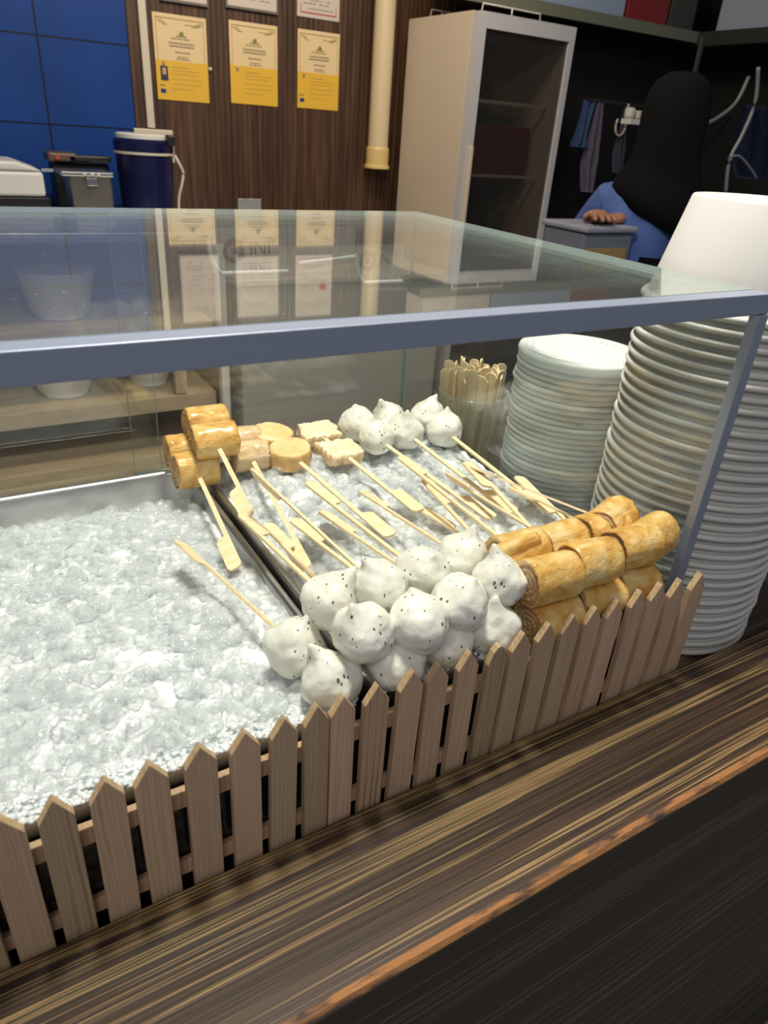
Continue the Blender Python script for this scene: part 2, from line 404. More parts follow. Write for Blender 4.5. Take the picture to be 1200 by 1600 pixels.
led = tag(bbox('side_shelf', (XR+.004, .0012, -.06), (1.6, .60, -.018), plain('pale_laminate', (.62, .58, .54), .4), bev=.002), 'pale laminate shelf top just right of the paper tub stack', 'shelf')
bbox('carcass', (XL, .0, FLOOR+.02), (XR, .58, -.052), M_dark, cnt)
bbox('side_carcass', (XR+.004, .02, FLOOR+.02), (1.6, .58, -.062), M_dark, led)

# ================================================================== DISPLAY CASE
case = thing('display_case', (0.15, 0.22, -0.0233), 'glass food display case with grey metal rails standing on the wooden counter', 'display case')
CX0, CX1, CY0, CY1, CZT = -.188, .5145, .024, .500, .3342
def pane(name, lo, hi, mat, thin_axis, parent=case, edge=M_glass_edge):
    bm = bmesh.new(); vs, fs = box(bm, lo, hi)
    bm.normal_update()
    for f in fs:
        f.normal_update()
        f.material_index = 0 if abs(f.normal[thin_axis]) > .5 else 1
    return link(name, bm, [mat, edge], parent)
pane('top_glass', (CX0, CY0+.0152, CZT-.005), (CX1, CY1+.004, CZT), M_glass_top, 2, edge=M_glass_rim)
pane('side_glass', (CX1-.006, CY0+.009, .046), (CX1-.001, CY1, CZT-.0052), M_glass, 0)
pane('back_glass', (CX0, CY1-.011, .046), (.176, CY1-.006, CZT-.0052), M_glass, 1)
pane('back_glass', (.147, CY1-.005, .046), (CX1-.0065, CY1, CZT-.0052), M_glass, 1)
pane('side_glass', (CX0+.001, CY0+.009, .046), (CX0+.006, CY1-.0115, CZT-.0052), M_glass, 0)
def railbox(name, lo, hi): return bbox(name, lo, hi, M_rail, case, .0007, 2)
railbox('front_rail', (CX0, CY0, .3192), (CX1+.001, CY0+.0148, CZT-.0002))
railbox('corner_post', (CX1-.0105, CY0-.002, -.0232), (CX1+.0004, CY0+.0065, .319))
railbox('corner_post', (CX0-.0004, CY0-.002, -.0232), (CX0+.0105, CY0+.0065, .319))
# box that holds the trays
bbox('base_board', (CX0, .0142, -.0233), (CX1-.009, .0202, .066), M_base, case)
bbox('base_board', (CX1-.008, CY0+.010, -.0233), (CX1, CY1, .0455), M_base, case)
bbox('back_ledge', (CX0, .4300, -.0233), (CX1-.009, CY1+.012, .0455), M_beige, case)
bbox('base_floor', (CX0, .0205, -.0233), (CX1-.009, .4295, -.008), M_base, case)

# stickers on the back pane: ring mark, letters, pale bent lower lip
def text_mesh(s, size, mat, parent, loc, rot, ext=.0002, name='lettering'):
    cu = bpy.data.curves.new(name, 'FONT'); cu.body = s; cu.size = size; cu.extrude = ext
    to = bpy.data.objects.new(name, cu); COL.objects.link(to)
    dg = bpy.context.evaluated_depsgraph_get(); me = bpy.data.meshes.new_from_object(to.evaluated_get(dg))
    bpy.data.objects.remove(to)
    me.transform(Matrix.LocRotScale(None, rot, None) if False else rot.to_matrix().to_4x4())
    me.materials.append(mat)
    o = bpy.data.objects.new(name, me); COL.objects.link(o)
    if parent is not None:
        o.parent = parent; o.location = Vector(loc)-parent.location
    else: o.location = loc
    return o
from mathutils import Euler
M_ink = plain('grey_ink', (.035, .035, .04), .6)
M_ink2 = plain('faded_ink', (.20, .18, .15), .6)
M_film = thin_glass('sticker_film', (.9, .9, .88), .1, haze=.22)
M_lip = plain('milky_plastic', (.72, .73, .74), .3)
def sticker(x0, x1, z0, z1, rx, rz, rr, word, word2, ink, label, slant=0.0, curved=True):
    y = CY1-.0125
    kk = 1.083
    x0, x1, rx = x0*kk, x1*kk, rx*kk; z0, z1, rz = [.42-(.42-q)*kk for q in (z0, z1, rz)]
    t = thing('glass_sticker', (x0, y, z0), label, 'sticker')
    bm = bmesh.new()
    n = 10
    outline = [Vector((x0+.012*(1-math.cos(a)), y, z1-(z1-z0)*i/n)) for i, a in enumerate([math.pi/2*(i/n)**2 for i in range(n+1)])]
    outline += [Vector((x1, y, z0+slant)), Vector((x1, y, z1))]
    prism(bm, outline, (0, -.0006, 0)); link('film', bm, M_film, t)
    bm = bmesh.new()
    cv = [(p.x, y-.0014, p.z) for p in outline[2:n]] if slant == 0 else []
    tube(bm, cv+[(x0+.013, y-.0014, z0), (x1, y-.0014, z0+slant)], .0022, 8)
    link('lower_lip', bm, M_lip, t)
    if rr:
        bm = bmesh.new(); Mx = Matrix.Translation((rx, y-.0012, rz)) @ Matrix.Rotation(R(90), 4, 'X')
        lathe(bm, [(rr*.58, -.0002), (rr, -.0002), (rr, .0002), (rr*.58, .0002)], 40, M=Mx, close=True)
        lathe(bm, [(0, -.0002), (rr*.27, -.0002), (rr*.27, .0002), (0, .0002)], 24, M=Mx)
        link('ring_mark', bm, ink, t)
    if word: text_mesh(word, .020, ink, t, (rx+rr+.005, y-.001, rz-.004), Euler((R(90), 0, 0)))
    if word2: text_mesh(word2, .012, ink, t, (rx+rr+.006, y-.001, rz-.020), Euler((R(90), 0, 0)))
    return t
sticker(.226, .309, .2830, .3255, .251, .304, .0125, 'INI', 'IVC', M_ink, 'clear sticker with dark ring mark on the back pane, left of two ringed ones')
sticker(.390, .452, .268, .308, .405, .291, .011, 'N', '', M_ink2, 'clear sticker with faded ring mark on the back pane near the cream pipe')
sticker(.309, .388, .2905, .326, 0, 0, 0, '', '', M_ink, 'plain clear sticker with slanting pale lip between the two ringed stickers', slant=.006)
tp = at(390, 318, 1, CY1)
tag(bbox('tape_tab', (tp.x-.013, CY1-.001, CZT+.0002), (tp.x+.013, CY1+.001, CZT+.011), M_plastic_clear, bev=.0004), 'small clear tape tab standing up from the rear edge of the glass top', 'tape')

# ================================================================== TRAYS + ICE
def tray(x0, x1, y0, y1, zr, depth, label):
    cx, cy = (x0+x1)/2, (y0+y1)/2
    t = thing('steel_tray', (cx, cy, zr-depth), label, 'tray')
    def rr(hx, hy, r, n=7):
        out = []
        for (sx, sy, a0) in ((1, 1, 0), (-1, 1, 90), (-1, -1, 180), (1, -1, 270)):
            for i in range(n):
                a = R(a0+90*i/(n-1)); out.append((cx+sx*(hx-r)+r*math.cos(a), cy+sy*(hy-r)+r*math.sin(a)))
        return out
    hx, hy = (x1-x0)/2, (y1-y0)/2
    bm = bmesh.new(); rings = []
    for (ins, z, r) in ((.0005, zr-.016, .030), (0, zr-.002, .030), (.0012, zr, .029), (.003, zr+.0006, .028), (.006, zr, .026), (.0075, zr-.003, .025), (.009, zr-.012, .024), (.014, zr-depth+.012, .026), (.026, zr-depth, .030)):
        rings.append([bm.verts.new((x, y, z)) for x, y in rr(hx-ins, hy-ins, r)])
    n = len(rings[0])
    for a, b_ in zip(rings, rings[1:]):
        for i in range(n): bm.faces.new((a[i], a[(i+1) % n], b_[(i+1) % n], b_[i]))
    bm.faces.new(rings[-1])
    bmesh.ops.recalc_face_normals(bm, faces=bm.faces)
    o = link('pan', bm, M_steel_dull, t, smooth=True)
    return t
TL = (-.170, .193, .0214, .428); TR = (.198, .500, .0214, .428)
tray(*TL, .0785, .075, 'left stainless steel tray filled only with crushed ice')
tray(*TR, .0790, .075, 'right stainless steel tray under the skewers, filled with ice')

rnd = random.Random(5)
def rough(x, y, o):
    p = Vector((x, y, o))
    a = noise.noise(p*16)*.0045+abs(noise.noise(p*38))*.0055+abs(noise.noise(p*85+Vector((3, 1, 0))))*.0032+noise.noise(p*190)*.0010
    return a
def ice_height_L(x, y):
    base = .0565+.013*max(0, min(1, (.38-y)/.2))
    if y > .38: base -= .012*(y-.38)/.03
    return base+rough(x, y, 1.7)
def ice_height_R(x, y):
    u = max(0, min(1, (x-.21)/.05))
    base = .064+.020*u+.004*(y/.4)
    if y < .12: base -= .014*(1-y/.12)*u
    return base+rough(x, y, 7.3)
_ico = {}
def chunk_shape(seed):
    bm = bmesh.new(); bmesh.ops.create_icosphere(bm, subdivisions=2, radius=1)
    o = Vector((seed*3.1, seed*1.7, seed*.7))
    P = []
    rg = random.Random(seed); PL = []
    for _ in range(11):
        n_ = Vector((rg.gauss(0, 1), rg.gauss(0, 1), rg.gauss(0, 1))).normalized(); PL.append((n_, rg.uniform(.62, 1.0)))
    sx, sy, sz = 1+.5*noise.noise(o), 1+.5*noise.noise(o+Vector((5, 0, 0))), .72
    for v in bm.verts:
        d = v.co.normalized(); k = min([1.25]+[q/d.dot(n_) for n_, q in PL if d.dot(n_) > .05])*(1+.05*noise.noise(d*3+o))
        P.append(Vector((d.x*k*sx, d.y*k*sy, d.z*k*sz)))
    F_ = [[v.index for v in f.verts] for f in bm.faces]; bm.free()
    return P, F_
SH = [chunk_shape(i+1) for i in range(14)]
def ice(name, T, hf, n, label):
    x0, x1, y0, y1 = T; m_ = .0075
    bm = bmesh.new(); nx, ny = 230, 250; g = []
    for i in range(nx+1):
        row = []
        for j in range(ny+1):
            x = x0+m_+(x1-x0-2*m_)*i/nx; y = y0+m_+(y1-y0-2*m_)*j/ny
            # stay inside the rounded corners
            cxn = max(0, abs(x-(x0+x1)/2)-((x1-x0)/2-m_-.022)); cyn = max(0, abs(y-(y0+y1)/2)-((y1-y0)/2-m_-.022))
            d = math.hypot(cxn, cyn)
            if d > .022:
                s = .022/d
                if cxn > 0: x -= math.copysign(cxn*(1-s), x-(x0+x1)/2)
                if cyn > 0: y -= math.copysign(cyn*(1-s), y-(y0+y1)/2)
            row.append(bm.verts.new((x, y, hf(x, y)-.001)))
        g.append(row)
    for i in range(nx):
        for j in range(ny):
            try: f = bm.faces.new((g[i][j], g[i+1][j], g[i+1][j+1], g[i][j+1])); f.material_index = 1
            except ValueError: pass
    for _ in range(n):
        x = rnd.uniform(x0+.017, x1-.017); y = rnd.uniform(y0+.017, y1-.017)
        ex = max(0, abs(x-(x0+x1)/2)-((x1-x0)/2-m_-.026)); ey = max(0, abs(y-(y0+y1)/2)-((y1-y0)/2-m_-.026))
        if math.hypot(ex, ey) > .022: continue
        r = rnd.uniform(.004, .0105); P, F_ = SH[rnd.randrange(14)]
        q = Euler((rnd.uniform(-.6, .6), rnd.uniform(-.6, .6), rnd.uniform(0, 6.3))).to_matrix()
        z = hf(x, y)+rnd.uniform(-.004, .002)
        vs = [bm.verts.new(Vector((x, y, z))+q @ (p*r)) for p in P]
        for f in F_: bm.faces.new([vs[k] for k in f])
    o = link(name, bm, [M_ice, M_icebed], smooth=True)
    return tag(o, label, 'ice', kind='stuff')
ice('crushed_ice', TL, ice_height_L, 2000, 'open bed of clear crushed ice filling the left tray')
ice('crushed_ice', TR, ice_height_R, 1300, 'bed of crushed ice under the skewers in the right tray')

def droplets(name, x0, x1, n, label):
    bm = bmesh.new(); rg = random.Random(n)
    for _ in range(n):
        x = rg.uniform(x0, x1); u = rg.random()
        y = .0222+.006*u if rg.random() < .6 else .028+.018*rg.random()**1.5
        z = (.0788 if y < .0285 else .0745)+rg.uniform(-.001, .001)
        r = rg.uniform(.0007, .0024)
        bmesh.ops.create_icosphere(bm, subdivisions=1, radius=r, matrix=Matrix.Translation((x, y, z)) @ Matrix.Diagonal((rg.uniform(.8, 1.5), rg.uniform(.8, 1.3), .7, 1)))
    return tag(link(name, bm, M_drop, smooth=True), label, 'water', kind='stuff')
M_drop = plain('water_drop', (.88, .92, .93), .04, 0, .9, 1.0, .12)
droplets('water_droplets', -.14, .185, 1500, 'beads of melt water and ice grit along the front rim of the left tray')
droplets('water_droplets', .205, .49, 500, 'melt water beads on the front rim under the fish balls and rolls')

# ================================================================== FOOD
def stick_bm(L, flip=False, flat=True):
    """from origin (tip) along +x; paddle at the far end, one edge stepped"""
    s, w, t, pl = .0022, .0132, .0020, .043
    k = -1 if flip else 1
    pts = [(0, 0), (.006, -s), (L-pl-.005, -s), (L-pl, -s-.0005*0), (L-.004, -s), (L-.0012, -s+.002), (L, -s+.004), (L, w-s-.003), (L-.0015, w-s-.0012), (L-.0035, w-s), (L-pl+.003, w-s), (L-pl-.0005, w-s-.0022), (L-pl-.003, s), (.006, s)]
    bm = bmesh.new()
    prism(bm, [Vector((x, k*y, -t/2)) for x, y in pts], (0, 0, t))
    bmesh.ops.recalc_face_normals(bm, faces=bm.faces)
    return bm
def orient(A, B, roll=0.0, up=Vector((0, 0, 1))):
    x = (Vector(B)-Vector(A)).normalized(); y = up.cross(x).normalized(); z = x.cross(y)
    M = Matrix((x, y, z)).transposed()
    return M @ Matrix.Rotation(roll, 3, 'X')
def add_stick(parent, A, B, roll=0, flip=False, name='stick', mat=None):
    L = (Vector(B)-Vector(A)).length
    bm = stick_bm(L, flip); M = orient(A, B, roll)
    for v in bm.verts: v.co = M @ v.co
    return link(name, bm, mat or M_bamboo, parent, loc=A)
BALLS = []
def ball_mesh(i):
    bm = bmesh.new(); bmesh.ops.create_icosphere(bm, subdivisions=5, radius=1)
    o = Vector((i*2.7, i*1.3, i*.9)); rr = random.Random(i)
    tip = Vector((rr.uniform(-.35, .35), rr.uniform(-.35, .35), 1)).normalized(); sharp = rr.uniform(.19, .27); h = (.12, .42, .2, .5, .3, .08, .38)[i % 7]
    lean = Vector((rr.uniform(-1, 1), rr.uniform(-1, 1), 0))*.18
    for v in bm.verts:
        d = v.co.normalized(); a = d.angle(tip)
        k = 1+.12*noise.noise(d*1.4+o)+.035*noise.noise(d*3.3+o)+.010*noise.noise(d*9+o)
        c = d*k; c.z *= .93
        g = math.exp(-(a/sharp)**2); g2 = math.exp(-(a/.6)**2)
        c += tip*(h*g+.10*g2)+lean*g
        if c.z < -.82: c.z = -.82+(c.z+.82)*.3
        # folds that run up to the pinched tip
        ph = math.atan2(d.y, d.x); c *= 1+.025*math.sin(3*ph+5*a+i)*g2
        v.co = c
    me = bpy.data.meshes.new('fish_ball'); bm.to_mesh(me); bm.free(); me.materials.append(M_fish)
    me.polygons.foreach_set('use_smooth', [True]*len(me.polygons))
    return me
for i in range(7): BALLS.append(ball_mesh(i+1))
def put(me, name, parent, loc, rot=(0, 0, 0), scale=1.0):
    o = bpy.data.objects.new(name, me); COL.objects.link(o); o.parent = parent
    o.location = Vector(loc)-parent.location; o.rotation_euler = rot
    o.scale = (scale,)*3 if not isinstance(scale, (tuple, list)) else scale
    return o
def roll_mesh(seed, L=.0445, r=.0175, mats=None):
    """rolled fried skin: axis along x, layered spiral ends"""
    bm = bmesh.new(); seg = 56; o = Vector((seed*1.9, seed*.8, seed*2.3))
    prof = []
    nr = 12
    for k in range(nr): prof.append((r*.90*k/nr, -L/2, 1))
    prof += [(r*.90, -L/2, 1), (r*.97, -L/2+.0012, 0), (r, -L/2+.004, 0)]
    for k in range(1, 14): prof.append((r, -L/2+.004+(L-.008)*k/14, 0))
    prof += [(r, L/2-.004, 0), (r*.97, L/2-.0012, 0), (r*.90, L/2, 1)]
    for k in range(nr-1, -1, -1): prof.append((r*.90*k/nr, L/2, 1))
    rings = []
    for (rad, x, end) in prof:
        ring = []
        for i in range(seg):
            a = 2*math.pi*i/seg
            rr_ = rad; xx = x
            if end:
                sgn = -1 if x < 0 else 1
                ph = rad/(r*.27)-a/(2*math.pi); fr = ph-math.floor(ph)
                xx = x-sgn*(.0030*math.exp(-((fr-.5)/.16)**2))*(1 if rad > .0005 else 0)+.001*noise.noise(Vector((math.cos(a)*rad*300, math.sin(a)*rad*300, seed+sgn)))
            # overlapping outer flap
            flap = .0016*((a/(2*math.pi)+.15) % 1.0)
            q = 1+.055*noise.noise(Vector((x*40, math.cos(a)*1.1, math.sin(a)*1.1))+o)+.03*noise.noise(Vector((x*170, math.cos(a)*3, math.sin(a)*3))+o)
            rr_ = (rad+flap*(rad/r))*q
            ring.append(bm.verts.new((xx, rr_*math.cos(a)*1.04, rr_*math.sin(a)*.95)) if rad > 1e-6 else None)
        if rad <= 1e-6:
            v = bm.verts.new((x, 0, 0)); ring = [v]
        rings.append((ring, end))
    for (a, e1), (b_, e2) in zip(rings, rings[1:]):
        for i in range(seg):
            j = (i+1) % seg
            if len(a) == 1: f = bm.faces.new((a[0], b_[j], b_[i]))
            elif len(b_) == 1: f = bm.faces.new((a[i], a[j], b_[0]))
            else: f = bm.faces.new((a[i], a[j], b_[j], b_[i]))
            f.material_index = 1 if (e1 and e2) else 0
    bmesh.ops.recalc_face_normals(bm, faces=bm.faces)
    me = bpy.data.meshes.new('fried_roll'); bm.to_mesh(me); bm.free()
    for m in (mats or (M_roll, M_rollend)): me.materials.append(m)
    me.polygons.foreach_set('use_smooth', [True]*len(me.polygons))
    return me
ROLLS = [roll_mesh(i+1) for i in range(5)]
PINKS = [roll_mesh(i+11, .040, .0160, (M_pink, M_pink)) for i in range(2)]
def disc_mesh(seed):
    bm = bmesh.new(); r, h = .0225, .020
    prof = [(0, -h/2)]+[(r*k/5*.9, -h/2) for k in range(1, 6)]+[(r*.97, -h/2+.0015), (r, -h/2+.004), (r*1.01, 0), (r, h/2-.004), (r*.97, h/2-.0015)]+[(r*k/8*.9, h/2) for k in range(8, 0, -1)]+[(0, h/2)]
    lathe(bm, prof, 56)
    for f in bm.faces: f.material_index = 1 if abs(f.calc_center_median().z) < h/2-.001 else 0
    o = Vector((seed, seed*2, 0))
    for v in bm.verts:
        n_ = noise.noise(v.co*90+o)*.0016+noise.noise(v.co*300+o)*.0007
        v.co += v.co.normalized()*n_; v.co.x *= 1.05
    bmesh.ops.recalc_face_normals(bm, faces=bm.faces)
    me = bpy.data.meshes.new('round_cake'); bm.to_mesh(me); bm.free(); me.materials.append(M_disc); me.materials.append(M_discside)
    me.polygons.foreach_set('use_smooth', [True]*len(me.polygons)); return me
def slab_mesh(seed):
    bm = bmesh.new(); nx, ny = 46, 34; lx, ly, h = .044, .034, .013; o = Vector((seed*3, 1, seed))
    def side(z, sgn):
        g = []
        for i in range(nx+1):
            row = []
            for j in range(ny+1):
                u, v_ = 2*i/nx-1, 2*j/ny-1
                x, y = u*lx/2, v_*ly/2
                e = max(abs(u), abs(v_))
                rag = (.0040*noise.noise(Vector((x*110, y*110, 3))+o)+.0022*noise.noise(Vector((x*330, y*330, 3))+o))*max(0, e-.6)/.4
                k = 1+rag/.02
                zz = z*(1-.12*max(0, e-.85)/.15)+sgn*(.0012*noise.noise(Vector((x*160, y*160, 0))+o)+.0008*noise.noise(Vector((x*420, y*420, 0))+o)) + .0030*u*u*noise.noise(Vector((x*50, y*50, 8))+o)
                row.append(bm.verts.new((x*k, y*k, zz)))
            g.append(row)
        return g
    a, b_ = side(h/2, 1), side(-h/2, -1)
    for g in (a, b_):
        for i in range(nx):
            for j in range(ny): bm.faces.new((g[i][j], g[i+1][j], g[i+1][j+1], g[i][j+1]))
    def rim(l1, l2):
        for p in range(len(l1)-1):
            mids = [bm.verts.new] and None
            f = bm.faces.new((l1[p], l1[p+1], l2[p+1], l2[p])); f.material_index = 1
    rim([a[i][0] for i in range(nx+1)], [b_[i][0] for i in range(nx+1)])
    rim([a[i][ny] for i in range(nx+1)], [b_[i][ny] for i in range(nx+1)])
    rim([a[0][j] for j in range(ny+1)], [b_[0][j] for j in range(ny+1)])
    rim([a[nx][j] for j in range(ny+1)], [b_[nx][j] for j in range(ny+1)])
    bmesh.ops.recalc_face_normals(bm, faces=bm.faces)
    me = bpy.data.meshes.new('square_cake'); bm.to_mesh(me); bm.free(); me.materials.append(M_cake); me.materials.append(M_cakeside)
    me.polygons.foreach_set('use_smooth', [True]*len(me.polygons)); return me
DISC = [disc_mesh(1), disc_mesh(2)]; SLAB = [slab_mesh(1), slab_mesh(2)]

def skewer(name, A, B, pieces, kind, label, cat, group, gap=.041, roll=0, flip=False, lead=.016, seed=0):
    """A: centre of the outermost piece; B: paddle end; pieces sit on the stick from A towards B"""
    A, B = Vector(A), Vector(B); d = (B-A).normalized()
    t = thing(name, A-Vector((0, 0, .018)), label, cat, group)
    add_stick(t, A-d*lead*.5, B, roll, flip)
    rr = random.Random(seed+7)
    yaw = math.atan2(d.y, d.x)
    for i in range(pieces):
        c = A+d*gap*i
        if kind == 'ball':
            s = .0212*rr.uniform(.97, 1.07)
            put(BALLS[(seed*3+i*2) % 7], 'fish_ball', t, c, (rr.uniform(-.25, .25), rr.uniform(-.25, .25), rr.uniform(0, 6.28)), (s, s, s))
        elif kind == 'roll':
            put(ROLLS[(seed+i*2) % 5], 'fried_roll', t, c, (rr.uniform(0, 6.28), rr.uniform(-.05, .05), yaw-math.pi/2+rr.uniform(-.08, .08)), 1.0)
        elif kind == 'pink':
            put(PINKS[i % 2], 'fried_roll', t, c, (rr.uniform(0, 6), 0, yaw-math.pi/2), .98)
        elif kind == 'disc':
            put(DISC[i % 2], 'round_cake', t, c, (rr.uniform(-.08, .08), rr.uniform(-.1, .1), rr.uniform(0, 6)), (1, 1, 1))
        elif kind == 'slab':
            put(SLAB[i % 2], 'square_cake', t, c, (R(-8), rr.uniform(-.08, .08), yaw-math.pi/2), 1)
    return t
def on(px, py, A, L):
    """paddle end: along the sight line, L away from A, nearer root in height .08-.16"""
    best = None
    for k in range(80, 161):
        q = at(px, py, 2, k/1000); e = abs((q-A).length-L)
        if q.x > .215 and k < 102: continue
        if best is None or e < best[0]: best = (e, q)
    return best[1]
GB = 'fish ball skewers at the front'; GR = 'fried roll skewers at the front'; GBK = 'fish ball skewers at the back'; GX = 'assorted skewers at the back left'
T = [ # front food: pixel of the front piece, its height, pixel of the paddle end
 ('fish_ball_skewer', (517, 1062), .094, (285, 848), 'ball', GB, .6, False, 'fish ball skewer nearest the camera, its paddle lying over the plain left ice'),
 ('fish_ball_skewer', (618, 1035), .096, (411, 819), 'ball', GB, .2, True, 'low fish ball skewer under the pile, peeping out above the pickets left of centre'),
 ('fish_ball_skewer', (695, 1000), .096, (452, 812), 'ball', GB, .2, True, 'low fish ball skewer squeezed beneath the middle of the top white balls'),
 ('fish_ball_skewer', (768, 980), .096, (497, 799), 'ball', GB, .3, True, 'low fish ball skewer at the right of the white pile, beside the lower rolls'),
 ('fish_ball_skewer', (568, 988), .125, (372, 804), 'ball', GB, .3, True, 'top fish ball skewer at the left, its paddle over the tray divider'),
 ('fish_ball_skewer', (655, 975), .126, (391, 731), 'ball', GB, 1.15, True, 'fish ball skewer with the longest bare stick, paddle on edge beside the round cakes'),
 ('fish_ball_skewer', (718, 942), .126, (476, 754), 'ball', GB, .2, True, 'fish ball skewer in the middle of the top layer with a wide flat pale paddle'),
 ('fish_ball_skewer', (780, 908), .126, (560, 767), 'ball', GB, .3, True, 'fish ball skewer touching the golden rolls, paddle half under the square cake stick'),
 ('fried_roll_skewer', (858, 962), .094, (658, 749), 'roll', GR, .15, True, 'lower golden roll skewer at the left end of the roll pile'),
 ('fried_roll_skewer', (928, 934), .094, (735, 722), 'roll', GR, .1, False, 'lower golden roll skewer, second from the left under the top rolls'),
 ('fried_roll_skewer', (984, 913), .094, (815, 745), 'roll', GR, .1, False, 'lower golden roll skewer nearest the metal corner post'),
 ('fried_roll_skewer', (858, 902), .130, (621, 714), 'roll', GR, .15, True, 'top golden roll skewer next to the white balls, wide paddle at the back'),
 ('fried_roll_skewer', (922, 880), .130, (702, 747), 'roll', GR, .9, False, 'top golden roll skewer with a slightly edge-on darker paddle'),
 ('fried_roll_skewer', (985, 853), .130, (804, 764), 'roll', GR, .3, False, 'top golden roll skewer with the shortest bare stick'),
 ('fried_roll_skewer', (1017, 840), .130, (725, 726), 'roll', GR, .5, False, 'top golden roll skewer at the right end by the corner post'),
]
LEN = {5: .222, 11: .235, 0: .215}
for i, (nm, a, z, b, kd, g, rl, fl, lab) in enumerate(T):
    A = at(*a, 2, z); B = on(*b, A, LEN.get(i, .207))
    skewer(nm, A, B, 2, kd, lab, 'skewer', g, gap=.043 if kd == 'ball' else .038, roll=rl, flip=fl, seed=i)
U = [
 ('fish_ball_skewer', (560, 664), .115, (765, 812), 'ball', GBK, .1, False, 'back fish ball skewer on the left, next to the ruffled square cakes'),
 ('fish_ball_skewer', (607, 655), .115, (798, 803), 'ball', GBK, .1, False, 'back fish ball skewer in the middle of the three at the glass corner'),
 ('fish_ball_skewer', (668, 652), .115, (860, 803), 'ball', GBK, .1, False, 'back fish ball skewer on the right, in front of the glass jar'),
 ('square_cake_skewer', (497, 677), .106, (650, 800), 'slab', GX, .1, False, 'skewer of two pale ruffled square fish cakes at the back of the ice'),
 ('round_cake_skewer', (425, 685), .106, (605, 840), 'disc', GX, .15, False, 'skewer of two thick round beige fish cakes between rolls and square cakes'),
 ('pink_roll_skewer', (378, 688), .106, (485, 886), 'pink', GX, .4, True, 'skewer of two pinkish smooth rolls partly under the raised golden pair'),
 ('fried_roll_skewer', (292, 703), .105, (376, 885), 'roll', GX, .35, True, 'golden roll skewer at the back left corner, its paddle over the left ice edge'),
 ('fried_roll_skewer', (322, 660), .135, (395, 804), 'roll', GX, .4, True, 'golden roll skewer stacked highest at the back left, on top of the others'),
]
for i, (nm, a, z, b, kd, g, rl, fl, lab) in enumerate(U):
    A = at(*a, 2, z); B = on(*b, A, .172 if i == 7 else .205)
    skewer(nm, A, B, 2, kd, lab, 'skewer', g, gap={'slab': .056, 'disc': .046}.get(kd, .039), roll=rl, flip=fl, seed=i+20)
# a loose bamboo stick and a curled strip of fried skin
A = at(775, 868, 2, .102); B = at(653, 795, 2, .102)
s = add_stick(None, A, B, .2, True, 'bamboo_skewer'); tag(s, 'thin bare bamboo skewer lying on the ice, its tip under the white balls', 'skewer')
bm = bmesh.new()
p0, p1 = at(768, 868, 2, .140), at(838, 842, 2, .144)
pp = [p0.lerp(p1, t)+Vector((0, 0, .0015*math.sin(t*3.1))) for t in [k/14 for k in range(15)]]
tube(bm, pp, [.0052+.0022*math.sin(min(1, t/14*1.3)*2.6)*.6+.0008*noise.noise(Vector((t, 0, 0))) for t in range(15)], 20)
for v in bm.verts: v.co += Vector((0, 0, 1))*.0006*noise.noise(v.co*300)
tag(link('fried_finger', bm, M_roll, smooth=True), 'thin finger of fried fish cake sticking out left of the top rolls', 'food')

# ================================================================== PICKET FENCE
fence = thing('picket_fence', (.22, 0.004, -.017), 'low light wooden picket fence standing between the slab and the case front', 'fence')
M_railwood = picket_wood('rail_wood', (.52, .36, .22), (.44, .29, .17), (.30, .18, .10), 3)
bbox('rail', (-.35, .0088, .060), (.529, .0135, .074), M_railwood, fence, .0006)
bbox('rail', (-.35, .0088, .000), (.505, .0135, .012), M_railwood, fence, .0006)
XS = [-.052, -.0285, -.005, .0195, .045, .0715, .098, .1215, .1455, .1640, .188, .2125, .2365, .262, .286, .309, .333, .357, .381, .405, .4325, .456, .482, .508]
XS = [-.075-.024*k for k in range(8, -1, -1)]+XS
rp = random.Random(3)
for i, x in enumerate(XS):
    wd = .0088+rp.uniform(-.0005, .0006)
    if x > .3: wd *= .98
    h = {.286: .1045, .508: .1045, .482: .106}.get(x, .1095)+rp.uniform(-.0008, .0008)
    sh = h-.0148+rp.uniform(-.001, .001)
    tl = rp.uniform(-.012, .012)
    bm = bmesh.new(); z0 = -.0233
    if x == .286: pts = [(-wd, z0), (wd, z0), (wd, sh), (wd*.55, h-.004), (.001, h), (-wd*.25, h-.001), (-wd*.6, h-.005), (-wd, sh)]
    else: pts = [(-wd, z0), (wd, z0), (wd, sh), (0, h), (-wd, sh)]
    fs = prism(bm, [Vector((px_, -.0028, z)) for px_, z in pts], (0, .0056, 0))
    bm.normal_update()
    for f in bm.faces: f.material_index = 1 if (f.normal.z > .3) else 0
    bmesh.ops.bevel(bm, geom=[e for e in bm.edges], offset=.0003, segments=1, affect='EDGES')
    for v in bm.verts: v.co.x += tl*(v.co.z-z0)
    link('picket', bm, [M_picket, M_endgrain], fence, loc=(x, .0056, 0))

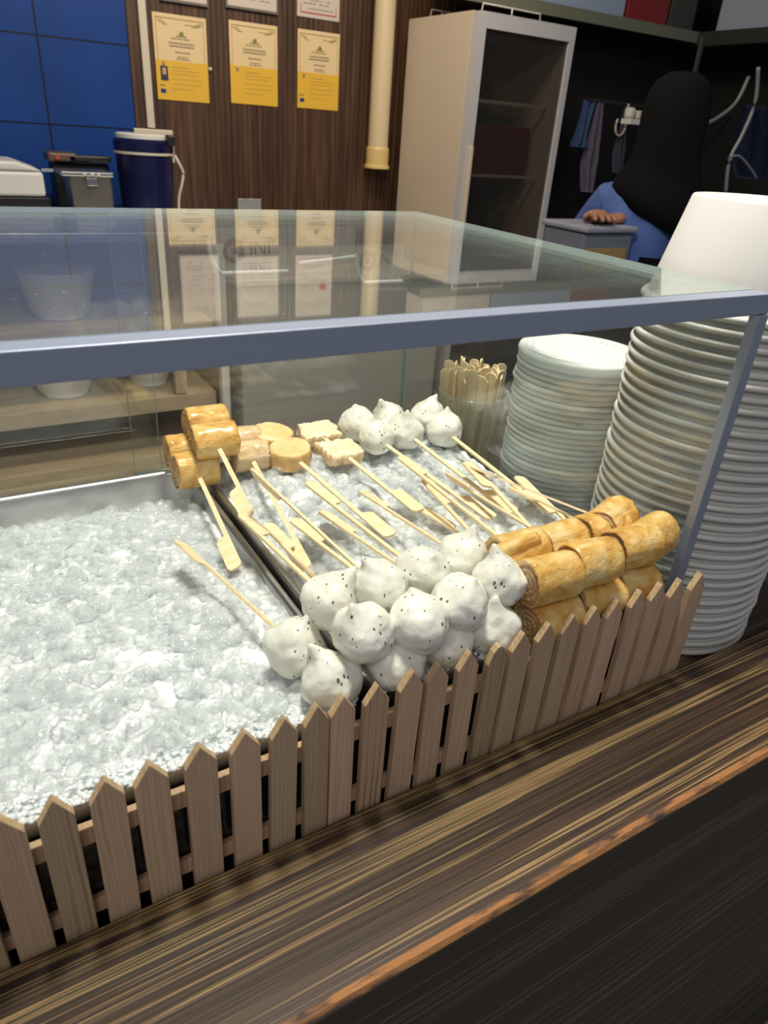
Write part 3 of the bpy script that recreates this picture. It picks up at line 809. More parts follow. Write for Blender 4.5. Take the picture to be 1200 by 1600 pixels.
# ================================================================== PAPER TUBS
TX, TY = .612, .103
def tub_mesh():
    bm = bmesh.new()
    r, h, tr = .0875, .088, .0655
    prof = [(r-.0012, .003)]
    for k in range(9): a = -math.pi/2+math.pi*1.35*k/8; prof.append((r+.0012+.0029*math.cos(a), .0029+.0029*math.sin(a)))
    prof += [(r-.002, .008), (tr+.0022, h-.0018), (tr+.001, h-.0003), (tr, h), (tr-.0025, h), (tr-.004, h-.003), (0, h-.003)]
    lathe(bm, prof, 72)
    # paper seam up the side
    a = R(-138)
    for k in range(1):
        p = [Vector(((r-.0015)*math.cos(a), (r-.0015)*math.sin(a), .009)), Vector(((r-.0015)*math.cos(a+.02), (r-.0015)*math.sin(a+.02), .009)),
             Vector(((tr+.0022)*math.cos(a+.02), (tr+.0022)*math.sin(a+.02), h-.002)), Vector(((tr+.0022)*math.cos(a), (tr+.0022)*math.sin(a), h-.002))]
        out = Vector((math.cos(a), math.sin(a), .2))*.0006
        vs = [bm.verts.new(q+out) for q in p]; bm.faces.new(vs)
        vs2 = [bm.verts.new(q+out*-.5) for q in p]
        for i in range(4): bm.faces.new((vs[i], vs2[i], vs2[(i+1) % 4], vs[(i+1) % 4]))
    me = bpy.data.meshes.new('paper_tub'); bm.to_mesh(me); bm.free(); me.materials.append(M_white_paper)
    me.polygons.foreach_set('use_smooth', [True]*len(me.polygons)); return me
def ordn(n):
    W = ['zeroth', 'first', 'second', 'third', 'fourth', 'fifth', 'sixth', 'seventh', 'eighth', 'ninth', 'tenth', 'eleventh', 'twelfth', 'thirteenth', 'fourteenth', 'fifteenth', 'sixteenth', 'seventeenth', 'eighteenth', 'nineteenth', 'twentieth']
    if n <= 20: return W[n]
    return ('thirtieth' if n == 30 else ('thirty-' if n > 30 else 'twenty-')+W[n % 10])
TUB = tub_mesh(); NT = 33; DZ = .01015
rt = random.Random(9)
for i in range(NT):
    o = bpy.data.objects.new('paper_tub', TUB); COL.objects.link(o)
    z = -.0228+i*DZ
    o.location = (TX+(rt.uniform(-.0008, .0008) if i else 0), TY+(rt.uniform(-.0008, .0008) if i else 0), z)
    if i == 0: lab = 'bottom white paper tub of the tall stack, resting on the counter beside the fence'
    elif i == NT-1: lab = 'topmost upturned white paper tub, whole tapered body showing above the glass case'
    else: lab = 'upturned white paper tub, %s from the top of the stack, only rim showing' % ordn(NT-i)
    tag(o, lab, 'paper tub', 'white paper tubs in the tall stack')

# ================================================================== LIDS
LX, LY, LR = .5825, .258, .0672
def lid_mesh():
    bm = bmesh.new(); r = LR
    prof = [(r-.004, .0), (r, 0), (r+.0012, .0012), (r, .0046), (r-.0035, .0050), (r-.005, .0052), (r-.0075, .0055), (r-.009, .0030), (r*.72, .0030), (r*.69, .0042), (r*.64, .0042), (r*.61, .0028), (r*.30, .0028), (r*.27, .0036), (r*.22, .0036), (r*.2, .0028), (0, .0028)]
    lathe(bm, prof, 64)
    for k in range(40):
        a = 2*math.pi*k/40
        if not (.3 < (a % 2.1) < 1.2): continue
        M = Matrix.Rotation(a, 4, 'Z') @ Matrix.Translation((r*.80, 0, .0032))
        box(bm, (-.003, -.0009, 0), (.003, .0009, .0009), 0, M)
    me = bpy.data.meshes.new('plastic_lid'); bm.to_mesh(me); bm.free(); me.materials.append(M_lid)
    me.polygons.foreach_set('use_smooth', [True]*len(me.polygons)); return me
LID = lid_mesh(); NL = 40
for i in range(NL):
    o = bpy.data.objects.new('plastic_lid', LID); COL.objects.link(o)
    o.location = (LX+rt.uniform(-.001, .001), LY+rt.uniform(-.001, .001), -.0230+i*.0062); o.rotation_euler = (0, 0, rt.uniform(0, 6))
    tag(o, 'top clear plastic lid of the lid stack, its ribbed circles visible' if i == NL-1 else 'clear plastic lid in the stack between the stick jar and the paper tubs', 'lid', 'clear plastic lids in the stack')

# ================================================================== JAR OF STICKS
JX, JY, JR = .567, .412, .0462
jar = thing('glass_jar', (JX, JY, -.0233), 'round glass jar holding bare bamboo sticks behind the right pane of the case', 'jar')
bm = bmesh.new(); z0 = -.0233
lathe(bm, [(0, z0), (JR-.004, z0), (JR, z0+.004), (JR, .120), (JR+.0012, .1235), (JR+.0012, .127), (JR, .1285), (JR-.0025, .128), (JR-.003, .123), (JR-.003, z0+.007), (JR-.007, z0+.005), (0, z0+.005)], 56, (JX, JY, 0))
link('jar_body', bm, M_jar, jar, smooth=True)
rj = random.Random(4)
base_stick = None
for i in range(52):
    a = rj.uniform(0, 6.28); q = math.sqrt(rj.random())*.82
    bx, by = JX+JR*q*.75*math.cos(a), JY+JR*q*.75*math.sin(a)
    tx, ty = JX+JR*q*1.02*math.cos(a)+rj.uniform(-.004, .004), JY+JR*q*1.02*math.sin(a)+rj.uniform(-.004, .004)
    A = Vector((bx, by, -.016)); B = Vector((tx, ty, rj.uniform(.168, .184)))
    if base_stick is None:
        bm = stick_bm((B-A).length, False)
        me = bpy.data.meshes.new('bamboo_skewer'); bm.to_mesh(me); bm.free(); me.materials.append(M_bamboo); base_stick = me
    o = bpy.data.objects.new('bamboo_skewer', base_stick); COL.objects.link(o); o.location = A
    M = orient(A, B, rj.uniform(-1.2, 1.6), Vector((.5, -.85, .1))); o.rotation_euler = M.to_euler()
    o.scale = ((B-A).length/.205*1.0, 1, 1)
    tag(o, 'bare bamboo paddle stick standing in the glass jar', 'skewer', 'bare bamboo sticks in the jar')

# ================================================================== BACK WALL THINGS
WY = 3.083
def wz(px, py, y=WY): return at(px, py, 1, y)
M_certp = plain('certificate_paper', (.74, .58, .34), .5); M_certy = plain('certificate_yellow', (.74, .45, .045), .5)
M_certline = plain('certificate_border', (.42, .31, .14), .6); M_print = plain('print_ink', (.24, .19, .12), .6)
M_blueink = plain('blue_ink', (.01, .03, .22), .6); M_photo = plain('photo_dark', (.03, .03, .06), .5); M_skinp = plain('photo_face', (.50, .32, .22), .6)
M_shine = plain('emblem_olive', (.22, .22, .06), .6)
def cert(pl, pr, label, photo, emb_blue):
    a = wz(*pl); b = wz(*pr); x0, x1 = a.x, b.x; z1 = (a.z+b.z)/2; h = .297; w_ = x1-x0
    t = thing('certificate', ((x0+x1)/2, WY, z1-h), label, 'certificate', 'yellow certificates on the wall')
    def flat(name, fx0, fz0, fx1, fz1, mat, dy):
        return bbox(name, (x0+w_*fx0, WY-dy, z1-h*fz1), (x0+w_*fx1, WY-dy+.0009, z1-h*fz0), mat, t)
    flat('sheet', 0, 0, 1, 1, M_certp, .0015)
    flat('yellow_field', 0, .53, 1, 1, M_certy, .0026)
    bm = bmesh.new()
    for (p, q, r_, s_) in ((.05, .045, .95, .052), (.05, .045, .058, .53), (.942, .045, .95, .53)):
        box(bm, (x0+w_*p, WY-.0036, z1-h*s_), (x0+w_*r_, WY-.0027, z1-h*q))
    for sx in (0, 1):
        for k in range(3):
            u = .07+.05*k; v_ = .075+.02*k
            xa = x0+w_*(u if sx == 0 else 1-u-.1); box(bm, (xa, WY-.0036, z1-h*(v_+.008)), (xa+w_*.10, WY-.0027, z1-h*v_))
    link('border', bm, M_certline, t)
    bm = bmesh.new()
    for (v_, u0, u1, th) in ((.265, .33, .67, .010), (.315, .27, .75, .014), (.350, .28, .74, .014), (.42, .38, .66, .012), (.475, .42, .62, .008), (.50, .40, .66, .008), (.60, .3, .62, .006), (.64, .3, .85, .004), (.68, .3, .8, .004), (.74, .28, .9, .004), (.80, .3, .84, .004), (.86, .3, .7, .004), (.10, .6, .9, .006)):
        rng = random.Random(int(v_*100)); u = u0
        while u < u1:
            l = rng.uniform(.02, .06); box(bm, (x0+w_*u, WY-.0036, z1-h*(v_+th)), (x0+w_*min(u+l, u1), WY-.0027, z1-h*v_)); u += l+.012
    link('print', bm, M_print, t)
    bm = bmesh.new(); Mx = Matrix.Translation((x0+w_*.52, WY-.0032, z1-h*.215)) @ Matrix.Rotation(R(90), 4, 'X')
    lathe(bm, [(0, -.0005), (.010, -.0005), (.010, .0005), (0, .0005)], 6, M=Mx)
    box(bm, (x0+w_*.42, WY-.0036, z1-h*.245), (x0+w_*.62, WY-.0027, z1-h*.235)); link('emblem', bm, M_shine, t)
    flat('small_crest', .12, .555, .17, .60, M_print, .0036)
    if photo:
        flat('photo', .08, .60, .22, .77, M_photo, .0038); flat('face', .115, .62, .185, .70, M_skinp, .0048)
    if emb_blue: flat('stamp', .06, .87, .16, .92, M_blueink, .0038); flat('stamp', .05, .82, .15, .835, M_shine, .0038)
    return t
cert((237, 20), (321, 27), 'yellow and cream certificate with an ID photo, leftmost of the row on the slatted wall', True, True)
cert((357, 32), (433, 40), 'yellow and cream certificate in the middle of the row, no photo or stamp', False, False)
cert((465, 46), (531, 52), 'yellow and cream certificate nearest the cream pipe, small blue stamp at its corner', False, True)
M_frame = plain('grey_frame', (.16, .14, .12), .4); M_paper = plain('white_paper', (.58, .52, .48), .5); M_red = plain('red_print', (.50, .05, .04), .5)
def poster(x0, x1, zb, h, label, framed, red):
    t = thing('notice_sheet', ((x0+x1)/2, WY, zb), label, 'notice')
    m_ = .008 if framed else 0
    if framed: bbox('frame', (x0-m_, WY-.012, zb-m_), (x1+m_, WY, zb+h+m_), M_frame, t)
    y = WY-(.0135 if framed else .0015)
    bbox('paper', (x0, y, zb), (x1, y+.001, zb+h), M_paper, t)
    bm = bmesh.new(); rng = random.Random(int(x0*100))
    for v_ in (.10, .16, .20, .30, .36, .42, .50, .56, .78, .83):
        u = .15
        while u < .84:
            l = rng.uniform(.03, .1)
            if rng.random() < .75: box(bm, (x0+(x1-x0)*u, y-.0009, zb+h*v_), (x0+(x1-x0)*(u+l), y-.0001, zb+h*(v_+.012)))
            u += l+.02
    link('print', bm, M_print, t)
    if red:
        bm = bmesh.new(); w_ = x1-x0
        for (u0, v0, u1, v1) in ((.08, .05, .92, .062), (.08, .05, .09, .16), (.91, .05, .92, .16)): box(bm, (x0+w_*u0, y-.0022, zb+h*v0), (x0+w_*u1, y-.0011, zb+h*v1))
        box(bm, (x0+w_*.66, y-.0022, zb+h*.46), (x0+w_*.84, y-.0011, zb+h*.56)); link('red_marks', bm, M_red, t)
    return t
q1, q1r = wz(252, 0), wz(321, 0); poster(q1.x, q1r.x, q1.z+.006, .30, 'dark framed notice above the left certificate, only its bottom edge showing', True, False)
q2, q2r = wz(354, 6), wz(430, 8); poster(q2.x, q2r.x, q2.z-.004, .28, 'grey framed white notice above the middle certificate', True, False)
q3, q3r = wz(464, 20), wz(530, 20); poster(q3.x, q3r.x, q3.z-.010, .30, 'unframed white notice with red outline above the right certificate', False, True)
bm = bmesh.new(); k = wz(328, 108); lathe(bm, [(0, 0), (.007, 0), (.007, .01), (0, .014)], 16, M=Matrix.Translation((k.x, WY, k.z)) @ Matrix.Rotation(R(90), 4, 'X'))
tag(link('wall_stud', bm, M_ivory, smooth=True), 'tiny pale round knob on the wood wall right of the left certificate', 'knob')
# conduit with socket plate
cx = .850
con = thing('cable_conduit', (cx, WY, .36), 'narrow white vertical cable conduit running down to the socket plate', 'conduit')
bbox('channel', (cx-.017, WY-.02, .362), (cx+.013, WY, 1.85), M_ivory, con, .002)
sk = thing('socket_plate', (.86, WY, .27), 'ivory double wall socket plate at the foot of the white conduit', 'socket')
bbox('plate', (.775, WY-.022, .235), (.935, WY, .358), M_ivory, sk, .004)
bbox('switch', (.79, WY-.028, .30), (.82, WY-.022, .33), M_white, sk, .001); bbox('switch', (.88, WY-.028, .30), (.91, WY-.022, .33), M_white, sk, .001)
bbox('plug', (.875, WY-.05, .255), (.915, WY-.0285, .29), M_black, sk, .004)
# cream pipe
p_ = wz(577, 258, 3.0)
pipe = thing('drain_pipe', (1.905, 3.02, .245), 'cream vertical pipe ending in a wider collar left of the tall fridge', 'pipe')
bm = bmesh.new(); lathe(bm, [(.048, .33), (.048, 1.85)], 32, (1.905, 3.02, 0)); link('pipe', bm, M_cream, pipe, smooth=True)
bm = bmesh.new(); lathe(bm, [(0, .252), (.062, .252), (.062, .262), (.055, .268), (.055, .335), (.050, .345), (.0485, .345), (0, .345)], 32, (1.905, 3.02, 0)); link('collar', bm, plain('yellowed_plastic', (.70, .52, .22), .4), pipe, smooth=False)

# back counter with shelves
bk = thing('back_counter', (.2, 2.75, FLOOR), 'open kitchen shelving against the blue tiled wall with beige edged boards', 'shelving')
bbox('worktop', (-1.2, 2.42, .015), (1.12, 3.07, .045), M_steel_dull, bk, .003)
bbox('shelf', (-1.2, 2.42, -.305), (.86, 3.02, -.275), M_beige, bk, .002)
bbox('shelf', (-1.2, 2.42, -.625), (.86, 3.02, -.565), M_beige, bk, .002)
bbox('shelf', (-1.2, 2.38, -.86), (.86, 3.02, -.79), M_beige, bk, .002)
bbox('back_panel', (-1.2, 3.025, -.94), (.92, 3.045, .01), plain('shelf_back', (.035, .045, .07), .5), bk)
for x in (-.3,): bbox('upright', (x, 2.43, -.94), (x+.03, 2.46, .012), M_ivory, bk)
bbox('upright', (.70, 2.425, -.56), (.745, 2.46, -.31), M_beige, bk)
bbox('post', (.868, 2.36, -.94), (.900, 2.40, .012), M_white, bk, .002)
def bowl(x, y, z, r, h, label, name='white_bucket'):
    bm = bmesh.new(); lathe(bm, [(0, z+.001), (r*.62, z+.001), (r*.74, z+h*.12), (r*.97, z+h*.97), (r*1.03, z+h), (r*1.0, z+h), (r*.93, z+h*.95), (r*.70, z+h*.14), (0, z+h*.1)], 40, (x, y, 0))
    return tag(link(name, bm, M_white, smooth=True), label, 'bucket')
bowl(.345, 2.62, -.274, .135, .17, 'white plastic bowl on the upper shelf behind the case, seen through the glass top', 'white_bowl')
bowl(.315, 2.60, -.564, .130, .20, 'round white bucket on the middle shelf, left of the two seen through the back pane')
bowl(.645, 2.62, -.564, .105, .20, 'narrower white bucket on the middle shelf, right of the two')
# things on the worktop
cool = thing('drink_cooler', (.735, 2.76, .045), 'navy blue round drink cooler with a white lid on the back worktop', 'cooler')
bm = bmesh.new(); lathe(bm, [(0, .046), (.088, .046), (.096, .06), (.104, .275), (.104, .28), (0, .28)], 40, (.735, 2.76, 0)); link('body', bm, M_navy, cool, smooth=False)
bm = bmesh.new(); lathe(bm, [(.107, .278), (.110, .279), (.110, .286), (.107, .287)], 40, (.735, 2.76, 0), close=True); link('band', bm, M_ivory, cool)
bm = bmesh.new(); lathe(bm, [(0, .288), (.108, .288), (.109, .322), (.100, .330), (0, .330)], 40, (.735, 2.76, 0)); link('lid', bm, M_navy, cool)
bm = bmesh.new(); lathe(bm, [(0, .3305), (.098, .3305), (.098, .343), (.09, .347), (0, .347)], 40, (.735, 2.76, 0)); link('lid_top', bm, M_white, cool)
bbox('knob', (.80, 2.66, .315), (.83, 2.70, .35), M_black, cool, .006)
bm = bmesh.new(); tube(bm, smooth_pts([(.842, 2.73, .28), (.856, 2.72, .25), (.868, 2.72, .22), (.86, 2.72, .18), (.848, 2.73, .13), (.846, 2.74, .06)]), .0055, 8); link('strap', bm, M_ivory, cool, smooth=True)
ur = thing('steel_container', (.47, 2.66, .045), 'brushed steel container with a shiny lid clasp between the blue cooler and white appliance', 'container')
bbox('body', (.435, 2.60, .046), (.575, 2.74, .205), plain('warm_steel', (.42, .38, .33), .3, .9), ur, .006)
bbox('lid', (.405, 2.58, .207), (.580, 2.75, .222), M_steel, ur, .004)
bbox('clasp', (.485, 2.578, .178), (.522, 2.599, .204), M_steel, ur, .002)
for dx in (.482, .507, .528): 
    bm = bmesh.new(); lathe(bm, [(0, 0), (.005, .001), (.005, .006), (0, .008)], 12, M=Matrix.Translation((dx, 2.579, .214)) @ Matrix.Rotation(R(90), 4, 'X')); link('rivet', bm, M_white, ur, smooth=True)
hd = thing('kitchen_gadget', (.45, 2.9, .045), 'dark cluttered gadget with a red dot behind the steel container', 'appliance')
bbox('body', (.42, 2.84, .046), (.62, 2.98, .235), M_black, hd, .01)
bbox('top', (.40, 2.80, .237), (.50, 2.92, .268), plain('brown_plastic', (.10, .06, .04), .4), hd, .008)
bbox('arm', (.47, 2.80, .2385), (.62, 2.84, .262), M_black, hd, .006)
bbox('red_dot', (.425, 2.793, .246), (.440, 2.7995, .258), M_red, hd)
ap = thing('rice_cooker', (.20, 2.66, .045), 'white domed lidded appliance on a dark and steel base at the left edge', 'appliance')
bbox('base', (.0, 2.60, .046), (.365, 2.86, .105), plain('tan_steel', (.35, .30, .24), .35, .6), ap, .004)
bbox('band', (.0, 2.597, .107), (.362, 2.86, .135), M_black, ap, .003)
bbox('body', (.0, 2.602, .137), (.352, 2.85, .215), M_white, ap, .01)
bm = bmesh.new(); box(bm, (.0, 2.603, .217), (.352, 2.85, .245))
for v in bm.verts:
    if v.co.z > .23 and v.co.x > .1: v.co.x -= .08
bevel(bm, .008, 3); link('lid', bm, M_white, ap)
bm = bmesh.new(); tube(bm, smooth_pts([(.13, 2.66, .244), (.135, 2.66, .27), (.16, 2.66, .274), (.20, 2.66, .274), (.215, 2.66, .262), (.22, 2.66, .244)]), .006, 8); link('handle', bm, M_white, ap, smooth=True)
bbox('steam_pipe', (.353, 2.64, .215), (.392, 2.65, .224), M_steel, ap, .002)
# low grey cabinet seen through the back pane
cab = thing('chest_cabinet', (1.4, 2.6, FLOOR), 'low grey white chest cabinet behind the case, left of the tall fridge', 'cabinet')
bbox('body', (.93, 2.30, FLOOR+.001), (1.86, 3.0, -.13), plain('grey_white_panel', (.40, .39, .36), .35), cab, .008)
bbox('top', (.92, 2.29, -.129), (1.87, 3.01, -.10), plain('chest_top', (.50, .47, .42), .4), cab, .006)
bbox('kick', (.95, 2.292, -.90), (1.84, 2.2985, -.84), M_dark, cab)
bm = bmesh.new()
for k in range(7):
    c = Vector((.80+.013*k, 2.55+.01*(k % 3), -.50+.02*(k % 2)))
    Mx = Matrix.Translation(c) @ Matrix.Rotation(k*.9, 4, 'Z'); box(bm, (-.03, -.02, -.06), (.03, .02, .07), 0, Mx)

# tall display fridge
FX0, FX1, FY0, FY1, FZ = 2.015, 2.535, 2.455, 2.985, .862
fr = thing('display_fridge', (2.27, 2.7, FLOOR), 'tall white upright fridge with a glass door and dim wire shelves', 'fridge')
Mf = Matrix.Translation((FX0, FY0, 0)) @ Matrix.Rotation(R(.5), 4, 'Z') @ Matrix.Translation((-FX0, -FY0, 0))
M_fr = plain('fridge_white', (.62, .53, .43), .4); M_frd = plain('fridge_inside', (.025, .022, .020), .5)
def fbox(name, lo, hi, mat, bev=0):
    bm = bmesh.new(); box(bm, lo, hi)
    if bev: bevel(bm, bev, 2)
    for v in bm.verts: v.co = Mf @ v.co
    return link(name, bm, mat, fr)
zb = FLOOR+.005
fbox('side_panel', (FX0, FY0+.052, zb), (FX0+.03, FY1, FZ), M_fr, .002)
fbox('side_panel', (FX1-.03, FY0+.052, zb), (FX1, FY1, FZ), M_fr, .002)
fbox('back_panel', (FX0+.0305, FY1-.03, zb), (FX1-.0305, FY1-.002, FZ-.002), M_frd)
fbox('top_panel', (FX0+.0305, FY0+.052, FZ-.045), (FX1-.0305, FY1-.0305, FZ), M_fr)
fbox('floor_panel', (FX0+.0305, FY0+.055, zb), (FX1-.0305, FY1-.0305, zb+.25), M_fr)
# door frame
def door():
    bm = bmesh.new(); d0, d1 = FY0, FY0+.05
    z0, z1 = zb+.24, FZ-.004
    box(bm, (FX0, d0, z0), (FX0+.035, d1, z1)); box(bm, (FX1-.03, d0, z0), (FX1, d1, z1))
    box(bm, (FX0+.035, d0, z1-.055), (FX1-.03, d1, z1)); box(bm, (FX0+.035, d0, z0), (FX1-.03, d1, z0+.05))
    for v in bm.verts: v.co = Mf @ v.co
    return link('door', bm, plain('door_frame', (.50, .50, .53), .3), fr)
dr = door()
o = fbox('door_glass', (FX0+.036, FY0+.01, zb+.291), (FX1-.031, FY0+.018, FZ-.060), thin_glass('fridge_glass', (.62, .60, .58), haze=.012)); 
o.parent = dr; o.location = (0, 0, 0)
dr.location = -fr.location; 
fbox('handle', (FX0+.008, FY0-.022, .02), (FX0+.024, FY0-.001, .38), M_fr, .003)
for z in (.55, .26, -.02, -.30):
    bm = bmesh.new(); box(bm, (FX0+.032, FY0+.075, z), (FX1-.045, FY0+.085, z+.012)); box(bm, (FX0+.032, FY1-.07, z), (FX1-.045, FY1-.06, z+.012))
    for k in range(18): x = FX0+.04+k*.021; box(bm, (x, FY0+.085, z+.002), (x+.004, FY1-.07, z+.008))
    for v in bm.verts: v.co = Mf @ v.co
    link('wire_shelf', bm, M_ivory, fr)
bm = bmesh.new()
for k in range(30): box(bm, (FX1-.043, FY0+.30, -.5+k*.036), (FX1-.0315, FY0+.36, -.486+k*.036))
for v in bm.verts: v.co = Mf @ v.co
link('shelf_track', bm, M_ivory, fr)
def inside(name, lo, hi, mat, label, cat):
    bm = bmesh.new(); box(bm, lo, hi); bevel(bm, .004)
    for v in bm.verts: v.co = Mf @ v.co
    tag(link(name, bm, mat), label, cat)
inside('red_crate', (FX0+.05, FY0+.12, .273), (FX1-.07, FY1-.08, .47), plain('dull_red', (.16, .018, .016), .5), 'dull red crate on the second shelf inside the fridge', 'crate')
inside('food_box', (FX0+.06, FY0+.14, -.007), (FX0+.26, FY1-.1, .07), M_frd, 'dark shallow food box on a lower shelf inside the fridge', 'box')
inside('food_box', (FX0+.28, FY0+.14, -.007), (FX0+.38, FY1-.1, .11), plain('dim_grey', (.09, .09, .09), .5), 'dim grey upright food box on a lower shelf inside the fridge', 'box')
rk = thing('wire_rack', (2.25, 2.6, FZ+.001), 'thin white wire rack lying on top of the tall fridge', 'rack')
for (xa, xb, ya, nm) in ((FX0+.02, FX0+.14, 2.85, 'hoop'), (FX0+.05, FX1-.16, 2.52, 'hoop')):
    bm = bmesh.new(); h = .030
    tube(bm, [(xa, ya, FZ+.004), (xa+.004, ya, FZ+h), (xb-.004, ya, FZ+h), (xb, ya, FZ+.004)], .003, 8); tube(bm, [((xa+xb)/2, ya, FZ+.004), ((xa+xb)/2, ya, FZ+h)], .003, 8)
    link(nm, bm, M_white, rk, smooth=True)

# high shelf with boxes
sh = thing('overhead_shelf', (2.9, 2.72, .95), 'dark overhead shelf running above the fridge corner, loaded with boxes', 'shelf')
M_shelf = plain('shelf_dark', (.030, .032, .028), .5); M_shelfedge = plain('shelf_edge', (.16, .17, .13), .5)
bbox('board', (1.98, 2.665, .935), (3.88, 2.855, .955), M_shelf, sh)
bbox('edge_strip', (1.98, 2.655, .915), (3.56, 2.664, .962), M_shelfedge, sh)
bbox('side_board', (3.56, 1.0, .935), (3.88, 2.654, .955), M_shelf, sh)
bbox('side_strip', (3.545, 1.0, .900), (3.559, 2.654, .962), M_shelf, sh)
def carton(x0, x1, h, col, label, y0=2.68, y1=2.84, name='carton'):
    tag(bbox(name, (x0, y0, .9565), (x1, y1, .9565+h), plain('carton_'+label[:8], col, .5), None, .003), label, 'box')
carton(2.02, 2.44, .34, (.60, .56, .50), 'cream carton on the overhead shelf right above the fridge')
carton(2.46, 3.02, .34, (.30, .38, .52), 'wide pale blue carton on the overhead shelf')
carton(3.04, 3.32, .30, (.22, .02, .02), 'dark red box on the overhead shelf beside the pale blue carton', name='red_box')
carton(3.34, 3.52, .26, (.05, .05, .045), 'small dark box at the corner of the overhead shelf')
tag(bbox('carton', (3.60, 1.9, .9565), (3.84, 2.60, 1.30), plain('white_carton', (.42, .46, .58), .5), None, .003), 'long whitish carton on the side arm of the overhead shelf', 'box')

# dark corner: hanging cloths, hoses, dispenser
def cloth(name, px, ph, y, wtop, wbot, mat, label):
    a = at(*px, 1, y); b = at(*ph, 1, y); bm = bmesh.new(); n, m_ = 14, 24; g = []
    for j in range(m_+1):
        t = j/m_; c = a.lerp(b, t); wd = wtop+(wbot-wtop)*min(1, t*1.6)*(1 if t < .7 else (1-.9*(t-.7)/.3)); row = []
        for i in range(n+1):
            u = i/n-.5; row.append(bm.verts.new(c+Vector((u*wd, .02*math.sin(u*14+t*3)*(.4+t), 0))))
        g.append(row)
    for j in range(m_):
        for i in range(n): bm.faces.new((g[j][i], g[j][i+1], g[j+1][i+1], g[j+1][i]))
    r_ = bmesh.ops.solidify(bm, geom=list(bm.faces), thickness=.003)
    return tag(link(name, bm, mat, smooth=True), label, 'cloth')
M_lav = plain('lavender_cloth', (.20, .17, .26), .8); M_bl = plain('blue_cloth', (.07, .14, .32), .7)
cloth('hanging_cloth', (938, 157), (918, 300), 2.60, .05, .11, M_lav, 'lavender grey cloth hanging in the dark corner right of the fridge')
cloth('hanging_cloth', (978, 162), (965, 270), 2.60, .03, .06, plain('grey_cloth', (.10, .09, .15), .8), 'small grey violet cloth hanging below the round hook')
cloth('hanging_cloth', (922, 156), (905, 230), 2.60, .10, .06, M_bl, 'bright blue cloth hanging just beside the fridge door edge')
b0 = at(925, 156, 1, 2.6)
tag(bbox('hanging_rail', (b0.x-.04, 2.592, b0.z-.006), (3.899, 2.600, b0.z+.006), plain('rail_dim', (.07, .07, .075), .4, .6)), 'dim thin horizontal rail the cloths hang from in the dark corner', 'rail')
q = at(998, 182, 1, 2.4); dsp = thing('wall_dispenser', q, 'small lit white dispenser hanging in the dark corner behind the person', 'dispenser')
bbox('tray', (q.x-.05, q.y, q.z-.035), (q.x+.05, q.y+.06, q.z-.012), M_white, dsp, .003)
bbox('bottle', (q.x-.05, q.y+.01, q.z-.010), (q.x-.012, q.y+.05, q.z+.035), M_white, dsp, .01); bbox('bottle', (q.x+.005, q.y+.01, q.z-.010), (q.x+.045, q.y+.05, q.z+.025), M_ivory, dsp, .008)
q = at(970, 196, 1, 2.585); bm = bmesh.new(); tube(bm, [Vector((q.x+.03, 2.588, b0.z))]+[q+Vector((.035*math.cos(R(a)), 0, .045*math.sin(R(a)))) for a in range(60, -220, -12)], .005, 8)
tag(link('round_hook', bm, M_ivory, smooth=True), 'pale curled hook ring hanging in the dark corner', 'hook')
def hose(px, y, rad, label, col):
    bm = bmesh.new(); tube(bm, smooth_pts([at(*p, 1, y) for p in px]), rad, 10)
    tag(link('hanging_hose', bm, plain('hose_'+label[:6], col, .4), smooth=True), label, 'hose')
hose([(1185, 105), (1180, 160), (1160, 210), (1140, 250), (1134, 300)], 1.42, .006, 'long grey hose hanging vertically in the dark corner', (.20, .21, .20))
hose([(1170, 120), (1150, 160), (1120, 185), (1094, 197)], 1.45, .006, 'grey hose curving left from the hanging bundle', (.13, .13, .12))
hose([(1140, 246), (1155, 244), (1172, 262), (1182, 278)], 1.40, .004, 'short grey hose with a metal tip above the paper tubs', (.20, .21, .23))
tag(bbox('support_pole', at(1096, 70, 1, 2.3)+Vector((-.008, -.008, -.95)), at(1096, 70, 1, 2.3)+Vector((.008, .008, .03)), plain('dim_pole', (.05, .05, .055), .5)), 'thin dim vertical pole under the shelf corner', 'pole')

# white tub the person leans on, with its stand
def ray_at(px, py, s):
    d = _r*((px-600)/F)+_u*(-(py-800)/F)+_fw; return CAM+d*(s/math.hypot(d.x, d.y))
qc = ray_at(925, 352, 2.45)
tb = thing('storage_box', (qc.x, qc.y, qc.z-.16), 'frosted plastic storage box with lid under the hands of the person', 'box')
bbox('body', (qc.x-.105, qc.y-.08, qc.z-.16), (qc.x+.105, qc.y+.10, qc.z-.012), plain('frosted_box', (.15, .16, .20), .4), tb, .008)
bbox('lid', (qc.x-.112, qc.y-.09, qc.z-.0115), (qc.x+.112, qc.y+.11, qc.z+.006), plain('frosted_lid', (.26, .27, .32), .4), tb, .006)
bbox('contents', (qc.x-.09, qc.y-.0845, qc.z-.12), (qc.x+.08, qc.y-.0805, qc.z-.055), plain('yellow_snacks', (.32, .22, .08), .6), tb)
tag(bbox('side_table', (qc.x-.25, qc.y-.14, FLOOR+.001), (qc.x+.125, qc.y+.13, qc.z-.161), M_dark), 'dark work table in the corner carrying the storage box', 'table')

